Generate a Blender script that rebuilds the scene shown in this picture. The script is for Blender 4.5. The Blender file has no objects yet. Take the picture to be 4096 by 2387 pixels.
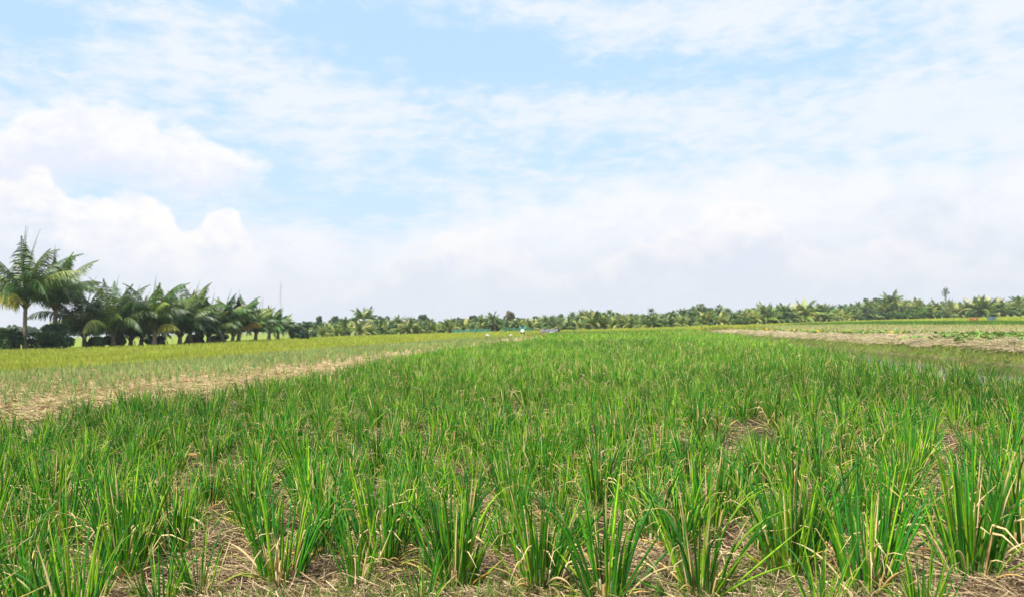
import bpy, math, random
import numpy as np
from mathutils import Matrix, Vector
rng = np.random.default_rng(7); random.seed(7)
S = bpy.context.scene
COL = S.collection
R = math.radians
# ------------------------------------------------------------------ camera
CH = 1.10                      # camera height
FPX = 3186.0                   # focal length in photo pixels (28 mm)
PITCH = math.atan(104.5/FPX); ROLL = -math.atan(0.025)
cam_d = bpy.data.cameras.new('camera'); cam = bpy.data.objects.new('camera', cam_d); COL.objects.link(cam)
cam_d.sensor_width = 36; cam_d.lens = FPX/4096*36; cam_d.clip_start = .05; cam_d.clip_end = 6000
MW = Matrix.Translation((0,0,CH)) @ Matrix.Rotation(R(90)+PITCH, 4, 'X') @ Matrix.Rotation(ROLL, 4, 'Z')
cam.matrix_world = MW
cam_d.dof.use_dof = True; cam_d.dof.focus_distance = 4.6; cam_d.dof.aperture_fstop = 4.5
S.camera = cam
S.render.resolution_x = 1024; S.render.resolution_y = 596
M3 = np.array(MW.to_3x3())
def ray(px, py):
    d = M3 @ np.array([(px-2048)/FPX, -(py-1193.5)/FPX, -1.0]); return d/np.linalg.norm(d)
def gp(px, py, z=0.):          # photo pixel -> point on the level z
    d = ray(px, py); t = (z-CH)/d[2]; return np.array([d[0]*t, d[1]*t, z])
def at(px, D):                 # column of the photo at forward distance D -> x
    return (px-2048)/FPX*D
def proj(P):
    Q = (np.asarray(P)-np.array([0,0,CH])) @ M3
    w = -Q[...,2]; return 2048+FPX*Q[...,0]/w, 1193.5-FPX*Q[...,1]/w, w
# ------------------------------------------------------------------ world
SUN_EL, SUN_AZ = 56, 215       # azimuth clockwise from +Y (the view direction): behind left
W = bpy.data.worlds.new('World'); S.world = W; W.use_nodes = True
nt = W.node_tree; nt.nodes.clear(); L = nt.links.new
def nd(t, **k):
    n = nt.nodes.new(t)
    for a, b in k.items(): setattr(n, a, b)
    return n
def setin(s, v):
    if hasattr(v, 'is_output') or isinstance(v, bpy.types.NodeSocket): L(v, s)
    else: s.default_value = v
def mth(op, a, b=0., c=0., clamp=False):
    n = nd('ShaderNodeMath', operation=op, use_clamp=clamp)
    setin(n.inputs[0], a); setin(n.inputs[1], b); setin(n.inputs[2], c); return n.outputs[0]
def sstep(x, a, b, lo=0., hi=1.):
    n = nd('ShaderNodeMapRange', interpolation_type='SMOOTHSTEP')
    setin(n.inputs[0], x); setin(n.inputs[1], a); setin(n.inputs[2], b); setin(n.inputs[3], lo); setin(n.inputs[4], hi); return n.outputs[0]
def comb(x, y, z=0.):
    n = nd('ShaderNodeCombineXYZ'); setin(n.inputs[0], x); setin(n.inputs[1], y); setin(n.inputs[2], z); return n.outputs[0]
def noise(vec, sc, det=6, rough=.55, dist=0.):
    n = nd('ShaderNodeTexNoise'); L(vec, n.inputs['Vector']); n.inputs['Scale'].default_value = sc
    n.inputs['Detail'].default_value = det; n.inputs['Roughness'].default_value = rough; n.inputs['Distortion'].default_value = dist
    return n.outputs['Fac']
def mixc(f, a, b):
    n = nd('ShaderNodeMix', data_type='RGBA'); setin(n.inputs['Factor'], f)
    for s, v in ((n.inputs[6], a), (n.inputs[7], b)):
        if isinstance(v, bpy.types.NodeSocket): L(v, s)
        else: s.default_value = (*v, 1)
    return n.outputs[2]
tc = nd('ShaderNodeTexCoord').outputs['Generated']
sx = nd('ShaderNodeSeparateXYZ'); L(tc, sx.inputs[0]); X, Y, Z = sx.outputs
U = mth('ARCTAN2', X, Y); V = mth('ARCSINE', Z)
def uv(vx, vy):                # photo position (2520 wide) -> sky angles
    d = ray(vx*1.6254, vy*1.6254); return math.atan2(d[0], d[1]), math.asin(d[2])
def curve(pts):
    n = nd('ShaderNodeFloatCurve'); L(mth('MULTIPLY_ADD', U, 1/1.6, .5), n.inputs['Value'])
    c = n.mapping.curves[0]; P = []
    for x, y in pts:
        a, b = uv(x, y); P.append((a/1.6+.5, b/.6))
    c.points[0].location = (0, P[0][1]); c.points[1].location = (1, P[-1][1])
    for a, b in P: c.points.new(a, b)
    n.mapping.update(); return mth('MULTIPLY', n.outputs[0], .6)
def gauss(vx, vy, rx, ry, amp):
    a, b = uv(vx, vy); rx /= 1960.; ry /= 1960.
    du = mth('DIVIDE', mth('SUBTRACT', U, a), rx); dv = mth('DIVIDE', mth('SUBTRACT', V, b), ry)
    s = mth('ADD', mth('MULTIPLY', du, du), mth('MULTIPLY', dv, dv))
    return mth('MULTIPLY', mth('EXPONENT', mth('MULTIPLY', s, -1.)), amp)
def total(l):
    t = l[0]
    for k in l[1:]: t = mth('ADD', t, k)
    return t
sky = nd('ShaderNodeTexSky', sky_type='NISHITA', sun_disc=False)
sky.sun_elevation = R(SUN_EL); sky.sun_rotation = R(SUN_AZ); sky.air_density = 1.1; sky.dust_density = 1.4; sky.ozone_density = 1.2
SKYK = .12
sk = nd('ShaderNodeVectorMath', operation='SCALE'); L(sky.outputs[0], sk.inputs[0]); sk.inputs['Scale'].default_value = SKYK
WHITE = (.785,.785,.82); GREY = (.640,.665,.730); HOR = (.61,.64,.70); VEIL = (.60,.69,.80)
base = mixc(.80, sk.outputs[0], (.47,.675,.865))
# high thin broken cloud, laid out on a level sheet far overhead
zz = mth('MAXIMUM', mth('ADD', Z, .06), .03)
pl = comb(mth('DIVIDE', X, zz), mth('DIVIDE', Y, zz), 3.1)
n1 = noise(pl, 1.15, 9, .62, .35); n2 = noise(pl, 5.5, 6, .6)
uvv = comb(mth('MULTIPLY', U, 1.), mth('MULTIPLY', V, 2.4), 0.)
n3 = noise(uvv, 7., 8, .6); n4 = noise(uvv, 26., 6, .62, .4)
bl = total([gauss(1180,150,330,75,.95), gauss(80,90,150,80,.6), gauss(860,70,190,60,.55), gauss(2050,150,330,70,.42),
            gauss(1560,395,330,36,.45), gauss(880,500,150,34,.9), gauss(1110,300,110,60,.35), gauss(690,430,60,50,.55), gauss(560,250,60,30,.5), gauss(1450,190,200,30,.4), gauss(30,220,90,22,.4), gauss(1000,400,160,60,.3)])
wh = total([gauss(830,260,330,60,.55), gauss(360,150,260,60,.28), gauss(1500,290,420,45,.42), gauss(2250,290,420,70,.6),
            gauss(1650,50,330,40,.45), gauss(340,40,200,14,.55), gauss(2300,80,220,60,.25), gauss(1350,30,250,30,.3)])
th = mth('ADD', mth('MULTIPLY_ADD', n1, .9, mth('MULTIPLY', n2, .5)), mth('MULTIPLY', n3, .55)); th = mth('ADD', th, mth('MULTIPLY', mth('SUBTRACT', n4, .5), .85))
th = mth('ADD', th, mth('SUBTRACT', mth('MULTIPLY', wh, .42), mth('MULTIPLY', bl, .46)))
thin = sstep(th, .66, 1.22)
c0 = mixc(mth('MULTIPLY', thin, .94), base, (.70,.735,.80))
# low bright band towards the horizon
hz = sstep(V, .02, .34, 1., 0.)
c0 = mixc(mth('MULTIPLY', hz, .45), c0, VEIL)
cu = comb(U, mth('MULTIPLY', V, 1.35), 0.)
def bank(col, pts, seed, amp, sc, soft, depth, white, grey, bottom=None, op=1., fade=None):
    v = nd('ShaderNodeVectorMath', operation='ADD'); L(cu, v.inputs[0]); v.inputs[1].default_value = (seed, seed*.7, seed)
    f = noise(v.outputs[0], sc, 9, .60, .15)
    vo = nd('ShaderNodeTexVoronoi', feature='SMOOTH_F1'); L(v.outputs[0], vo.inputs['Vector']); vo.inputs['Scale'].default_value = sc*3.2
    vo.inputs['Smoothness'].default_value = .6
    bw = mth('SUBTRACT', .5, vo.outputs['Distance'])
    off = mth('ADD', mth('MULTIPLY', mth('SUBTRACT', f, .5), amp*2), mth('MULTIPLY', bw, amp*.55))
    d = mth('SUBTRACT', mth('ADD', curve(pts), off), V)
    a = sstep(d, 0., soft)
    if bottom:
        db = mth('SUBTRACT', V, mth('ADD', curve(bottom), mth('MULTIPLY', mth('SUBTRACT', f, .5), amp*1.4)))
        a = mth('MULTIPLY', a, sstep(db, -.012, .03))
    if fade: a = mth('MULTIPLY', a, sstep(mth('ADD', U, mth('MULTIPLY', mth('SUBTRACT', f, .5), .25)), uv(fade[0],450)[0], uv(fade[1],450)[0], 1., 0.))
    f2 = noise(v.outputs[0], sc*.55, 7, .62, .3)
    s = sstep(mth('ADD', d, mth('MULTIPLY', mth('SUBTRACT', f2, .5), depth*2.3)), depth*.15, depth)
    f3 = sstep(noise(v.outputs[0], sc*2.2, 7, .65, .2), .36, .66); s = mth('MULTIPLY_ADD', mth('SUBTRACT', .5, f3), .65, s, True)
    return mixc(mth('MULTIPLY', a, op), col, mixc(s, white, grey))
c1 = bank(c0, [(-200,330),(0,275),(90,240),(240,238),(360,262),(410,300),(560,330),(640,372),(720,430),(820,520),(2700,700)], 1.3, .040, 11, .016, .085,
          WHITE, (.66,.685,.77), bottom=[(-200,560),(0,540),(180,462),(330,455),(450,490),(620,490),(760,500),(2700,600)], op=.93, fade=(560,730))
c2 = bank(c1, [(-200,400),(0,402),(110,408),(175,475),(240,462),(330,466),(415,486),(455,535),(540,492),(600,540),(640,620),(800,680),(2700,700)], 4.7, .040, 12, .016, .10,
          (.83,.805,.78), (.65,.68,.755), op=.9)
c3 = bank(c2, [(-200,640),(560,600),(625,520),(720,478),(800,505),(900,545),(960,520),(1030,492),(1200,468),(1330,440),(1480,425),(1650,400),(1900,372),(2080,350),(2230,330),(2400,310),(2700,280)],
          8.2, .055, 7, .045, .16, (.77,.775,.81), GREY, op=.84)
c4 = bank(c3, [(-200,760),(700,700),(900,660),(1020,600),(1150,560),(1240,600),(1420,640),(1600,560),(1760,520),(1880,505),(1960,560),(2120,590),(2210,560),(2300,600),(2700,610)],
          12.9, .060, 9, .022, .06, (.80,.785,.785), (.615,.65,.735), op=.85)
low = sstep(V, 0., .15, .8, 0.)
c5 = mixc(low, c4, HOR)
bg = nd('ShaderNodeBackground'); L(c5, bg.inputs[0]); bg.inputs[1].default_value = 1.0
wo = nd('ShaderNodeOutputWorld'); L(bg.outputs[0], wo.inputs[0])
# ------------------------------------------------------------------ sun, exposure
sl = bpy.data.lights.new('sun', 'SUN'); sl.energy = 4.9; sl.angle = R(3); sl.color = (1,.95,.87)
so = bpy.data.objects.new('sun', sl); COL.objects.link(so)
az = R(SUN_AZ); el = R(SUN_EL)
sd = Vector((math.sin(az)*math.cos(el), math.cos(az)*math.cos(el), math.sin(el)))
so.rotation_euler = sd.to_track_quat('Z', 'Y').to_euler()
vs = S.view_settings; vs.view_transform = 'Standard'; vs.look = 'None'; vs.exposure = 0.36; vs.gamma = 1; vs.use_curve_mapping = False
S.render.engine = 'CYCLES'; S.cycles.max_bounces = 6; S.cycles.diffuse_bounces = 3; S.cycles.volume_bounces = 0
S.cycles.transparent_max_bounces = 8
# ------------------------------------------------------------------ materials
def mat(name, rough=.5, color=None, attr=True, nscale=0., namp=0., trans=0., bump=0., bscale=40., spec=.4, alpha=1.):
    m = bpy.data.materials.new(name); m.use_nodes = True; t = m.node_tree; b = t.nodes['Principled BSDF']; l = t.links.new
    b.inputs['Roughness'].default_value = rough; b.inputs['Specular IOR Level'].default_value = spec
    if attr: a = t.nodes.new('ShaderNodeAttribute'); a.attribute_name = 'Col'; c = a.outputs['Color']
    else: r = t.nodes.new('ShaderNodeRGB'); r.outputs[0].default_value = (*color, 1); c = r.outputs[0]
    geo = t.nodes.new('ShaderNodeNewGeometry')
    if namp:
        n = t.nodes.new('ShaderNodeTexNoise'); l(geo.outputs['Position'], n.inputs['Vector']); n.inputs['Scale'].default_value = nscale; n.inputs['Detail'].default_value = 6
        mr = t.nodes.new('ShaderNodeMapRange'); l(n.outputs['Fac'], mr.inputs[0]); mr.inputs[1].default_value = .3; mr.inputs[2].default_value = .7
        mr.inputs[3].default_value = 1-namp; mr.inputs[4].default_value = 1+namp
        v = t.nodes.new('ShaderNodeVectorMath'); v.operation = 'SCALE'; l(c, v.inputs[0]); l(mr.outputs[0], v.inputs['Scale']); c = v.outputs[0]
    l(c, b.inputs['Base Color'])
    if bump:
        n = t.nodes.new('ShaderNodeTexNoise'); l(geo.outputs['Position'], n.inputs['Vector']); n.inputs['Scale'].default_value = bscale; n.inputs['Detail'].default_value = 8
        bp = t.nodes.new('ShaderNodeBump'); bp.inputs['Strength'].default_value = bump; bp.inputs['Distance'].default_value = .03
        l(n.outputs['Fac'], bp.inputs['Height']); l(bp.outputs[0], b.inputs['Normal'])
    out = t.nodes['Material Output']
    if trans:
        tr = t.nodes.new('ShaderNodeBsdfTranslucent'); l(c, tr.inputs[0]); mx = t.nodes.new('ShaderNodeMixShader'); mx.inputs[0].default_value = trans
        l(b.outputs[0], mx.inputs[1]); l(tr.outputs[0], mx.inputs[2]); l(mx.outputs[0], out.inputs[0])
    if alpha < 1: b.inputs['Alpha'].default_value = alpha
    return m
M_LEAF = mat('onion_leaf', .5, trans=.15, nscale=45, namp=.22, spec=.22)
M_CROP = mat('crop_leaf', .55, trans=.32, nscale=.30, namp=.24, spec=.3)
M_PALM = mat('palm_leaf', .45, trans=.22, spec=.45)
M_BUSH = mat('broad_leaf', .5, trans=.2, spec=.4)
M_STRAW = mat('straw', .8, spec=.2)
M_BARK = mat('bark', .9, nscale=9, namp=.35, bump=.6, bscale=14, spec=.2)
M_WHITE = mat('white_plaster', .7, (.66,.67,.67), False, 3, .10)
M_GREYP = mat('painted_grey', .6, (.35,.37,.38), False, 3, .15)
M_DARK = mat('dark_opening', .6, (.03,.035,.04), False)
M_BAG = mat('white_sack', .6, (.50,.50,.50), False, 14, .15, trans=.1)
M_TARP = mat('grey_tarp', .6, (.14,.14,.155), False, 2.5, .35)
M_BLACKP = mat('black_plastic', .4, (.018,.018,.024), False)
M_NET = mat('green_net', .6, (.09,.30,.17), False, 2, .3, trans=.3, alpha=.5)
M_NETB = mat('teal_net', .6, (.09,.33,.27), False, 2, .3, trans=.3, alpha=.55)
M_WOOD = mat('weathered_wood', .85, (.20,.16,.12), False, 8, .25)
M_RED = mat('red_plastic', .45, (.42,.022,.02), False, 5, .12)
M_BLUE = mat('blue_plastic', .45, (.03,.10,.26), False, 5, .12)
M_STEEL = mat('galvanised_steel', .5, (.30,.30,.31), False)
M_SKIN = mat('skin', .5, (.26,.14,.09), False)
M_SHIRT = mat('white_shirt', .8, (.78,.79,.82), False, 20, .08)
M_SLEEVE = mat('turquoise_sleeve', .7, (.03,.42,.55), False)
M_TROUS = mat('dark_trousers', .8, (.03,.03,.035), False)
M_HAIR = mat('black_hair', .5, (.015,.012,.010), False)
M_FLOWER = mat('yellow_petal', .5, (.80,.50,.02), False, trans=.2)
# ------------------------------------------------------------------ mesh helpers
def mesh_np(name, Vv, Q, C=None, smooth=False):
    me = bpy.data.meshes.new(name); Vv = np.asarray(Vv, np.float32); Q = np.asarray(Q, np.int32)
    me.vertices.add(len(Vv)); me.vertices.foreach_set('co', Vv.ravel())
    me.loops.add(Q.size); me.loops.foreach_set('vertex_index', Q.ravel())
    me.polygons.add(len(Q)); me.polygons.foreach_set('loop_start', np.arange(len(Q), dtype=np.int32)*Q.shape[1])
    if smooth: me.polygons.foreach_set('use_smooth', np.ones(len(Q), bool))
    me.update(calc_edges=True)
    if C is not None:
        ca = me.color_attributes.new('Col', 'FLOAT_COLOR', 'POINT')
        ca.data.foreach_set('color', np.hstack([np.clip(C,0,1), np.ones((len(C),1))]).astype(np.float32).ravel())
    return me
class B:                       # a growing quad mesh with a colour per vertex
    def __init__(s): s.v, s.q, s.c, s.n = [], [], [], 0
    def add(s, v, q, c):
        s.v.append(v); s.q.append(np.asarray(q)+s.n); s.c.append(np.broadcast_to(c, (len(v),3))); s.n += len(v)
    def mesh(s, name, smooth=False): return mesh_np(name, np.vstack(s.v), np.vstack(s.q), np.vstack(s.c), smooth)
    def build(s, name, m, parent=None, smooth=False): return put(name, s.mesh(name, smooth), m, parent)
def put(name, me, m, parent=None):
    if not me.materials: me.materials.append(m)
    o = bpy.data.objects.new(name, me); COL.objects.link(o)
    if parent: o.parent = parent
    return o
def tag(o, label=None, cat=None, group=None, kind=None):
    for k, v in (('label',label),('category',cat),('group',group),('kind',kind)):
        if v: o[k] = v
    return o
def thing(name, label, cat, loc=(0,0,0), rz=0., group=None, sc=1.):
    o = bpy.data.objects.new(name, None); o.empty_display_size = .2; COL.objects.link(o); o.location = loc; o.rotation_euler = (0,0,rz); o.scale = (sc,)*3
    return tag(o, label, cat, group)
def dup(src, loc, rz, sc, label=None, group=None, tilt=(0,0)):
    r = src.copy(); COL.objects.link(r); r.location = loc; r.rotation_euler = (tilt[0], tilt[1], rz); r.scale = sc if isinstance(sc, tuple) else (sc,)*3
    if label: r['label'] = label
    if group: r['group'] = group
    for ch in src.children:
        c = ch.copy(); COL.objects.link(c); c.parent = r
        for g in ch.children: e = g.copy(); COL.objects.link(e); e.parent = c
    return r
def strips(base, az, lean, length, width, bend, c0, c1, c2, tip, K, Mn, kink=None, baset=.1, roll=None, prof='leaf'):
    """N curved tapering blades (Mn sides, 2 = flat); all inputs are arrays over N; tip = where the tip colour starts."""
    N = len(base); s = np.linspace(0, 1, K+1)[None,:]
    th = lean[:,None] + bend[:,None]*s**1.6
    if kink is not None: th = th + kink[:,None]*np.clip((s-tip[:,None]+.05)/.18, 0, 1)
    ds = length[:,None]/K
    h = np.cumsum(np.sin(th)*ds, 1)-np.sin(th)*ds; z = np.cumsum(np.cos(th)*ds, 1)-np.cos(th)*ds
    ca, sa = np.cos(az)[:,None], np.sin(az)[:,None]
    P = np.stack([base[:,0:1]+h*ca, base[:,1:2]+h*sa, base[:,2:3]+z], -1)
    u = np.stack([-sa+0*h, ca+0*h, 0*h], -1)
    v = np.stack([np.cos(th)*ca, np.cos(th)*sa, -np.sin(th)], -1)
    if prof == 'leaf': w = (.62+.38*np.sin(np.clip(s*1.6,0,1)*math.pi/2))*np.clip((1-s)*3.0, .10, 1)**.8
    elif prof == 'rice': w = np.clip((1-s)*2.2, .1, 1)+0*s
    else: w = .8+0*s
    w = w*width[:,None]/2
    if roll is None: roll = np.zeros(N)
    rings = []
    for k in range(Mn):
        a = roll[:,None] + 2*math.pi*k/Mn
        rings.append(P + w[...,None]*(np.cos(a)[...,None]*u + np.sin(a)[...,None]*v))
    Vv = np.stack(rings, 2).reshape(-1,3)                     # N,K+1,M
    i = np.arange(N)[:,None,None]*(K+1)*Mn; j = np.arange(K)[None,:,None]*Mn
    k = np.arange(Mn if Mn > 2 else 1)[None,None,:]; k2 = (k+1) % Mn
    Q = np.stack([i+j+k, i+j+k2, i+j+Mn+k2, i+j+Mn+k], -1).reshape(-1,4)
    t1 = np.clip((s-baset*.4)/(baset+1e-6), 0, 1)[...,None]; t2 = np.clip((s-tip[:,None])/.12, 0, 1)[...,None]
    C = c0[:,None]*(1-t1)+c1[:,None]*t1; C = C*(1-t2)+c2[:,None]*t2
    C = np.repeat(C[:,:,None], Mn, 2).reshape(-1,3)
    return Vv, Q, C
def tube(path, rad, n=8, cap=True):
    path = np.asarray(path, float); rad = np.broadcast_to(rad, len(path)); Vv = []; T = np.gradient(path, axis=0)
    ref = np.array([0,0,1.]) if abs(T[0][2])/np.linalg.norm(T[0]) < .9 else np.array([1.,0,0])
    for p, r, t in zip(path, rad, T):
        t = t/np.linalg.norm(t); u = np.cross(t, ref); u /= np.linalg.norm(u); v = np.cross(t, u)
        for k in range(n):
            a = 2*math.pi*k/n; Vv.append(p+r*(math.cos(a)*u+math.sin(a)*v))
    m = len(path)
    Q = [(i*n+k, i*n+(k+1)%n, (i+1)*n+(k+1)%n, (i+1)*n+k) for i in range(m-1) for k in range(n)]
    if cap and n % 2 == 0:
        for o in (0, (m-1)*n):
            for k in range(0, n//2-1): Q.append((o+k, o+k+1, o+n-2-k, o+n-1-k))
    return np.array(Vv), np.array(Q)
def box(x0, x1, y0, y1, z0, z1):
    Vv = np.array([(x,y,z) for z in (z0,z1) for x,y in ((x0,y0),(x1,y0),(x1,y1),(x0,y1))], float)
    return Vv, np.array([(3,2,1,0),(4,5,6,7),(0,1,5,4),(1,2,6,5),(2,3,7,6),(3,0,4,7)])
def vnoise(x, y, f, seed=0):   # cheap smooth value noise
    r = np.random.default_rng(1000+seed); g = r.random((64,64)); x = x*f; y = y*f
    xi = np.floor(x).astype(int); yi = np.floor(y).astype(int); fx = x-xi; fy = y-yi
    fx = fx*fx*(3-2*fx); fy = fy*fy*(3-2*fy)
    a = g[xi%64, yi%64]; b = g[(xi+1)%64, yi%64]; c = g[xi%64, (yi+1)%64]; d = g[(xi+1)%64, (yi+1)%64]
    return a*(1-fx)*(1-fy)+b*fx*(1-fy)+c*(1-fx)*fy+d*fx*fy
def sm(x, a, b): t = np.clip((x-a)/(b-a), 0, 1); return t*t*(3-2*t)
# ------------------------------------------------------------------ layout of the fields (metres)
def xl(y): return np.interp(y, [-5,3,7.3,10.5,15,23.8,35.5,46,74], [-7.4,-6.6,-6.0,-5.3,-4.5,-3.5,-1.7,1.0,3.7])     # left edge of onion bed
def xr(y): return 5.12+.150*np.asarray(y)                                                                    # right edge of onion bed
def xfoot(y): return np.interp(y, [0,20,25,37,50,75,110], [11,12.7,13.2,13.9,15.0,17.5,22])                # foot of far ditch bank
def xbrown(y): return np.interp(y, [0,26,34,54,75,110], [15.6,16.8,16.7,17.4,19,23])
def xsq(y): return np.interp(y, [0,35,50,71,100], [21,22.5,23,23.5,27])
def xseed(y): return np.interp(y, [0,64,96,114,130], [38,41,42,40,38])
def xgreen(y): return np.interp(y, [0,76,122], [46,49,54])
def xrice(y): return np.interp(y, [0,23.5,30,44,67,78], [-23,-15,-12.7,-9.1,-2.3,4])                             # left rice edge
YF = 74.
FE = np.array([(-1500,60),(0,67),(694,76),(1130,104),(1400,126),(1950,137),(2400,132),(3000,151),(3500,205),(4096,200),(5200,200)], float)
def yfar(tx): return np.interp(2048+tx*FPX, FE[:,0], FE[:,1])
def inrice(x, y):
    far = y < yfar(x/np.maximum(y,1))
    left = (x < xrice(y)) | ((y > YF+3) & (x < xsq(y)))
    right = (x > xgreen(y)) | ((y > 116) & (x > 20)) | ((y > YF+3) & (x < xsq(y)))
    return far & (y > 2) & (left | right)
def H(x, y):
    x = np.asarray(x, float); y = np.asarray(y, float)
    z = np.full(np.broadcast(x,y).shape, -.35)
    # raised left bed, onion bed, right beds
    bed = sm(x, xrice(y)-.4, xrice(y)+.6)*(1-sm(x, xgreen(y)-1, xgreen(y)+2))
    bed = bed*(1-sm(y, YF+1, YF+5)*(1-sm(x, xsq(y)-2, xsq(y))))*(1-sm(y, 112, 122))
    z = z+.35*bed+.25*sm(x, xgreen(y)-1, xgreen(y)+2)*(1-sm(y,125,150))
    t = x-xr(y); wd = xfoot(y)-xr(y); near = (1-sm(y, YF-2, YF+4))
    z = z-.62*sm(t, -.1, .5)*(1-sm(t-wd, -.5, .7))*near
    z = z+.13*sm(t-wd, .3, 1.0)*(1-sm(x-xbrown(y), .5, 3))*near
    z = z-.14*np.exp(-((x-xl(y)+.1)/.3)**2)*near
    n = (vnoise(x,y,1.3,1)-.5)*.05+(vnoise(x,y,4.,2)-.5)*.035+(vnoise(x,y,11.,3)-.5)*.018
    rr = np.exp(-((x-xbrown(y)+1)/2.2)**2)*near
    n = n+rr*((vnoise(x,y,.7,5)-.5)*.28+(vnoise(x,y,2.1,6)-.5)*.14)
    return z+n*np.exp(-np.maximum(y-20,0)/60)
# ------------------------------------------------------------------ ground: one sheet to the horizon
def axis(lo, hi, step, far):
    a = list(np.arange(lo, hi+1e-6, step)); s = step; p = hi
    while p < far: s *= 1.16; p += s; a.append(p)
    s = step; p = lo
    while p > -far: s *= 1.16; p -= s; a.insert(0, p)
    return np.array(a)
gx = axis(-7, 26, .13, 850); gy = axis(1, 44, .16, 850)
GX, GY = np.meshgrid(gx, gy, indexing='ij'); GZ = H(GX, GY)
nx, ny = GX.shape
idx = np.arange(nx*ny).reshape(nx, ny)
Q = np.stack([idx[:-1,:-1], idx[1:,:-1], idx[1:,1:], idx[:-1,1:]], -1).reshape(-1,4)
x, y = GX.ravel(), GY.ravel()
soil = np.array([.085,.058,.038]); straw = np.array([.48,.34,.20]); mud = np.array([.16,.14,.06]); pad = np.array([.22,.28,.04]); green = np.array([.13,.18,.035]); pink = np.array([.33,.26,.16])
C = np.tile(pad, (len(x),1))
def paint(mask, c): C[mask] = c
onf = (x > xl(y)-.3) & (x < xr(y)+.2) & (y < YF)
paint((y<YF+3)&(x<xsq(y)), green)
paint((x > xrice(y)) & (x <= xl(y)) & (y < YF+3), straw)
paint(onf, np.array([.060,.040,.025])); paint(onf & (y>30), np.array([.10,.15,.035]))
paint((x > xr(y)) & (x < xfoot(y)+.2) & (y < YF), mud)
paint((x >= xfoot(y)+.2) & (x < xfoot(y)+.7) & (y < YF), green*.8)
paint((x >= xfoot(y)+.7) & (x < xbrown(y)) & (y < YF+30), pink)
paint((x >= xbrown(y)) & (x < xsq(y)) & (y < 114), straw*.8+green*.2)
paint((x >= xsq(y)) & (x < xseed(y)) & (y < 116), straw)
paint((x >= xseed(y)) & (x < xgreen(y)) & (y < 118), green)
gm = mat('field_soil', .9, nscale=3.1, namp=.35, bump=.9, bscale=22, spec=.15)
go = put('ground', mesh_np('ground', np.stack([x,y,GZ.ravel()],-1), Q, C, True), gm); go['kind'] = 'structure'
# water in the ditch
yy = np.arange(-2, YF-1, 2.); wv = []
for k in yy: wv += [(xr(k)+.1, k, -.27), (float(xfoot(k))+.1, k, -.27)]
wq = [(2*i, 2*i+1, 2*i+3, 2*i+2) for i in range(len(yy)-1)]
wm = bpy.data.materials.new('ditch_water'); wm.use_nodes = True; b = wm.node_tree.nodes['Principled BSDF']
b.inputs['Base Color'].default_value = (.035,.04,.025,1); b.inputs['Roughness'].default_value = .04; b.inputs['IOR'].default_value = 1.33; b.inputs['Specular IOR Level'].default_value = .8
n_ = wm.node_tree.nodes.new('ShaderNodeTexNoise'); n_.inputs['Scale'].default_value = 9; bp_ = wm.node_tree.nodes.new('ShaderNodeBump'); bp_.inputs['Strength'].default_value = .12; bp_.inputs['Distance'].default_value = .02
g_ = wm.node_tree.nodes.new('ShaderNodeNewGeometry'); wm.node_tree.links.new(g_.outputs['Position'], n_.inputs['Vector'])
wm.node_tree.links.new(n_.outputs['Fac'], bp_.inputs['Height']); wm.node_tree.links.new(bp_.outputs[0], b.inputs['Normal'])
wo_ = put('water', mesh_np('water', np.array(wv), wq), wm); wo_['kind'] = 'structure'
# ------------------------------------------------------------------ spring onions
def onion_colors(r, N):
    k = r.random(N)[:,None]; deep = np.array([.035,.186,.008]); blue = np.array([.029,.150,.022]); yel = np.array([.165,.345,.014])
    c = np.where(k < .50, deep, np.where(k < .66, blue, yel)); c = c*(.52+.92*r.random((N,1)))
    return c
TAN = np.array([.70,.48,.17]); PALE = np.array([.72,.56,.27]); OCH = np.array([.50,.27,.06])
def clump_blades(r, pos, n, wide, K, Mn, size=None, baseR=.045):
    """green leaves of many clumps at once: pos (P,3), n leaves each"""
    P = len(pos); N = P*n; own = np.repeat(np.arange(P), n)
    if size is None: size = (.62+.42*r.random(P))*(.82+.36*vnoise(pos[:,0],pos[:,1],.35,31))
    pch = .72+.56*vnoise(pos[:,0],pos[:,1],.22,33)
    az = r.random(N)*2*math.pi; rad = baseR*np.sqrt(r.random(N))*size[own]
    base = pos[own]+np.stack([np.cos(az)*rad, np.sin(az)*rad, 0*rad-.01], -1)
    az = az+r.normal(0,.35,N)
    lean = np.abs(r.normal(.06,.14,N))+rad/baseR*.14
    bend = np.abs(r.normal(.10,.16,N)); long_ = r.random(N) < .085
    bend = np.where(long_, r.uniform(.7,1.7,N), bend); lean = np.where(r.random(N) < .05, r.uniform(.5,1.0,N), lean)
    ln = r.uniform(.24,.50,N)*size[own]; ln = np.where(long_, ln*1.15, ln)
    w = r.uniform(.0042,.0096,N)*wide
    c1 = onion_colors(r, N); c1 = c1*((.85+.3*r.random(P))*pch)[own][:,None]*(1+np.outer((pch[own]-1)*.6,[1,.2,0])); c1 = np.clip(c1, 0, 1)
    c0 = np.tile(np.array([.34,.36,.16]), (N,1))
    dry = r.random(N) < .36; tip = np.where(dry, r.uniform(.68,.92,N), 1.4)
    c2 = np.where(r.random(N)[:,None] < .5, TAN, PALE)*(.75+.4*r.random((N,1)))
    kink = np.where(dry & (r.random(N) < .5), r.uniform(.3,1.6,N), 0.)
    ln = np.where(dry, ln*.88, ln)
    return strips(base, az, lean, ln, w, bend, c0, c1, c2, tip, K, Mn, kink, .11, r.random(N)*6.28)
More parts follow.
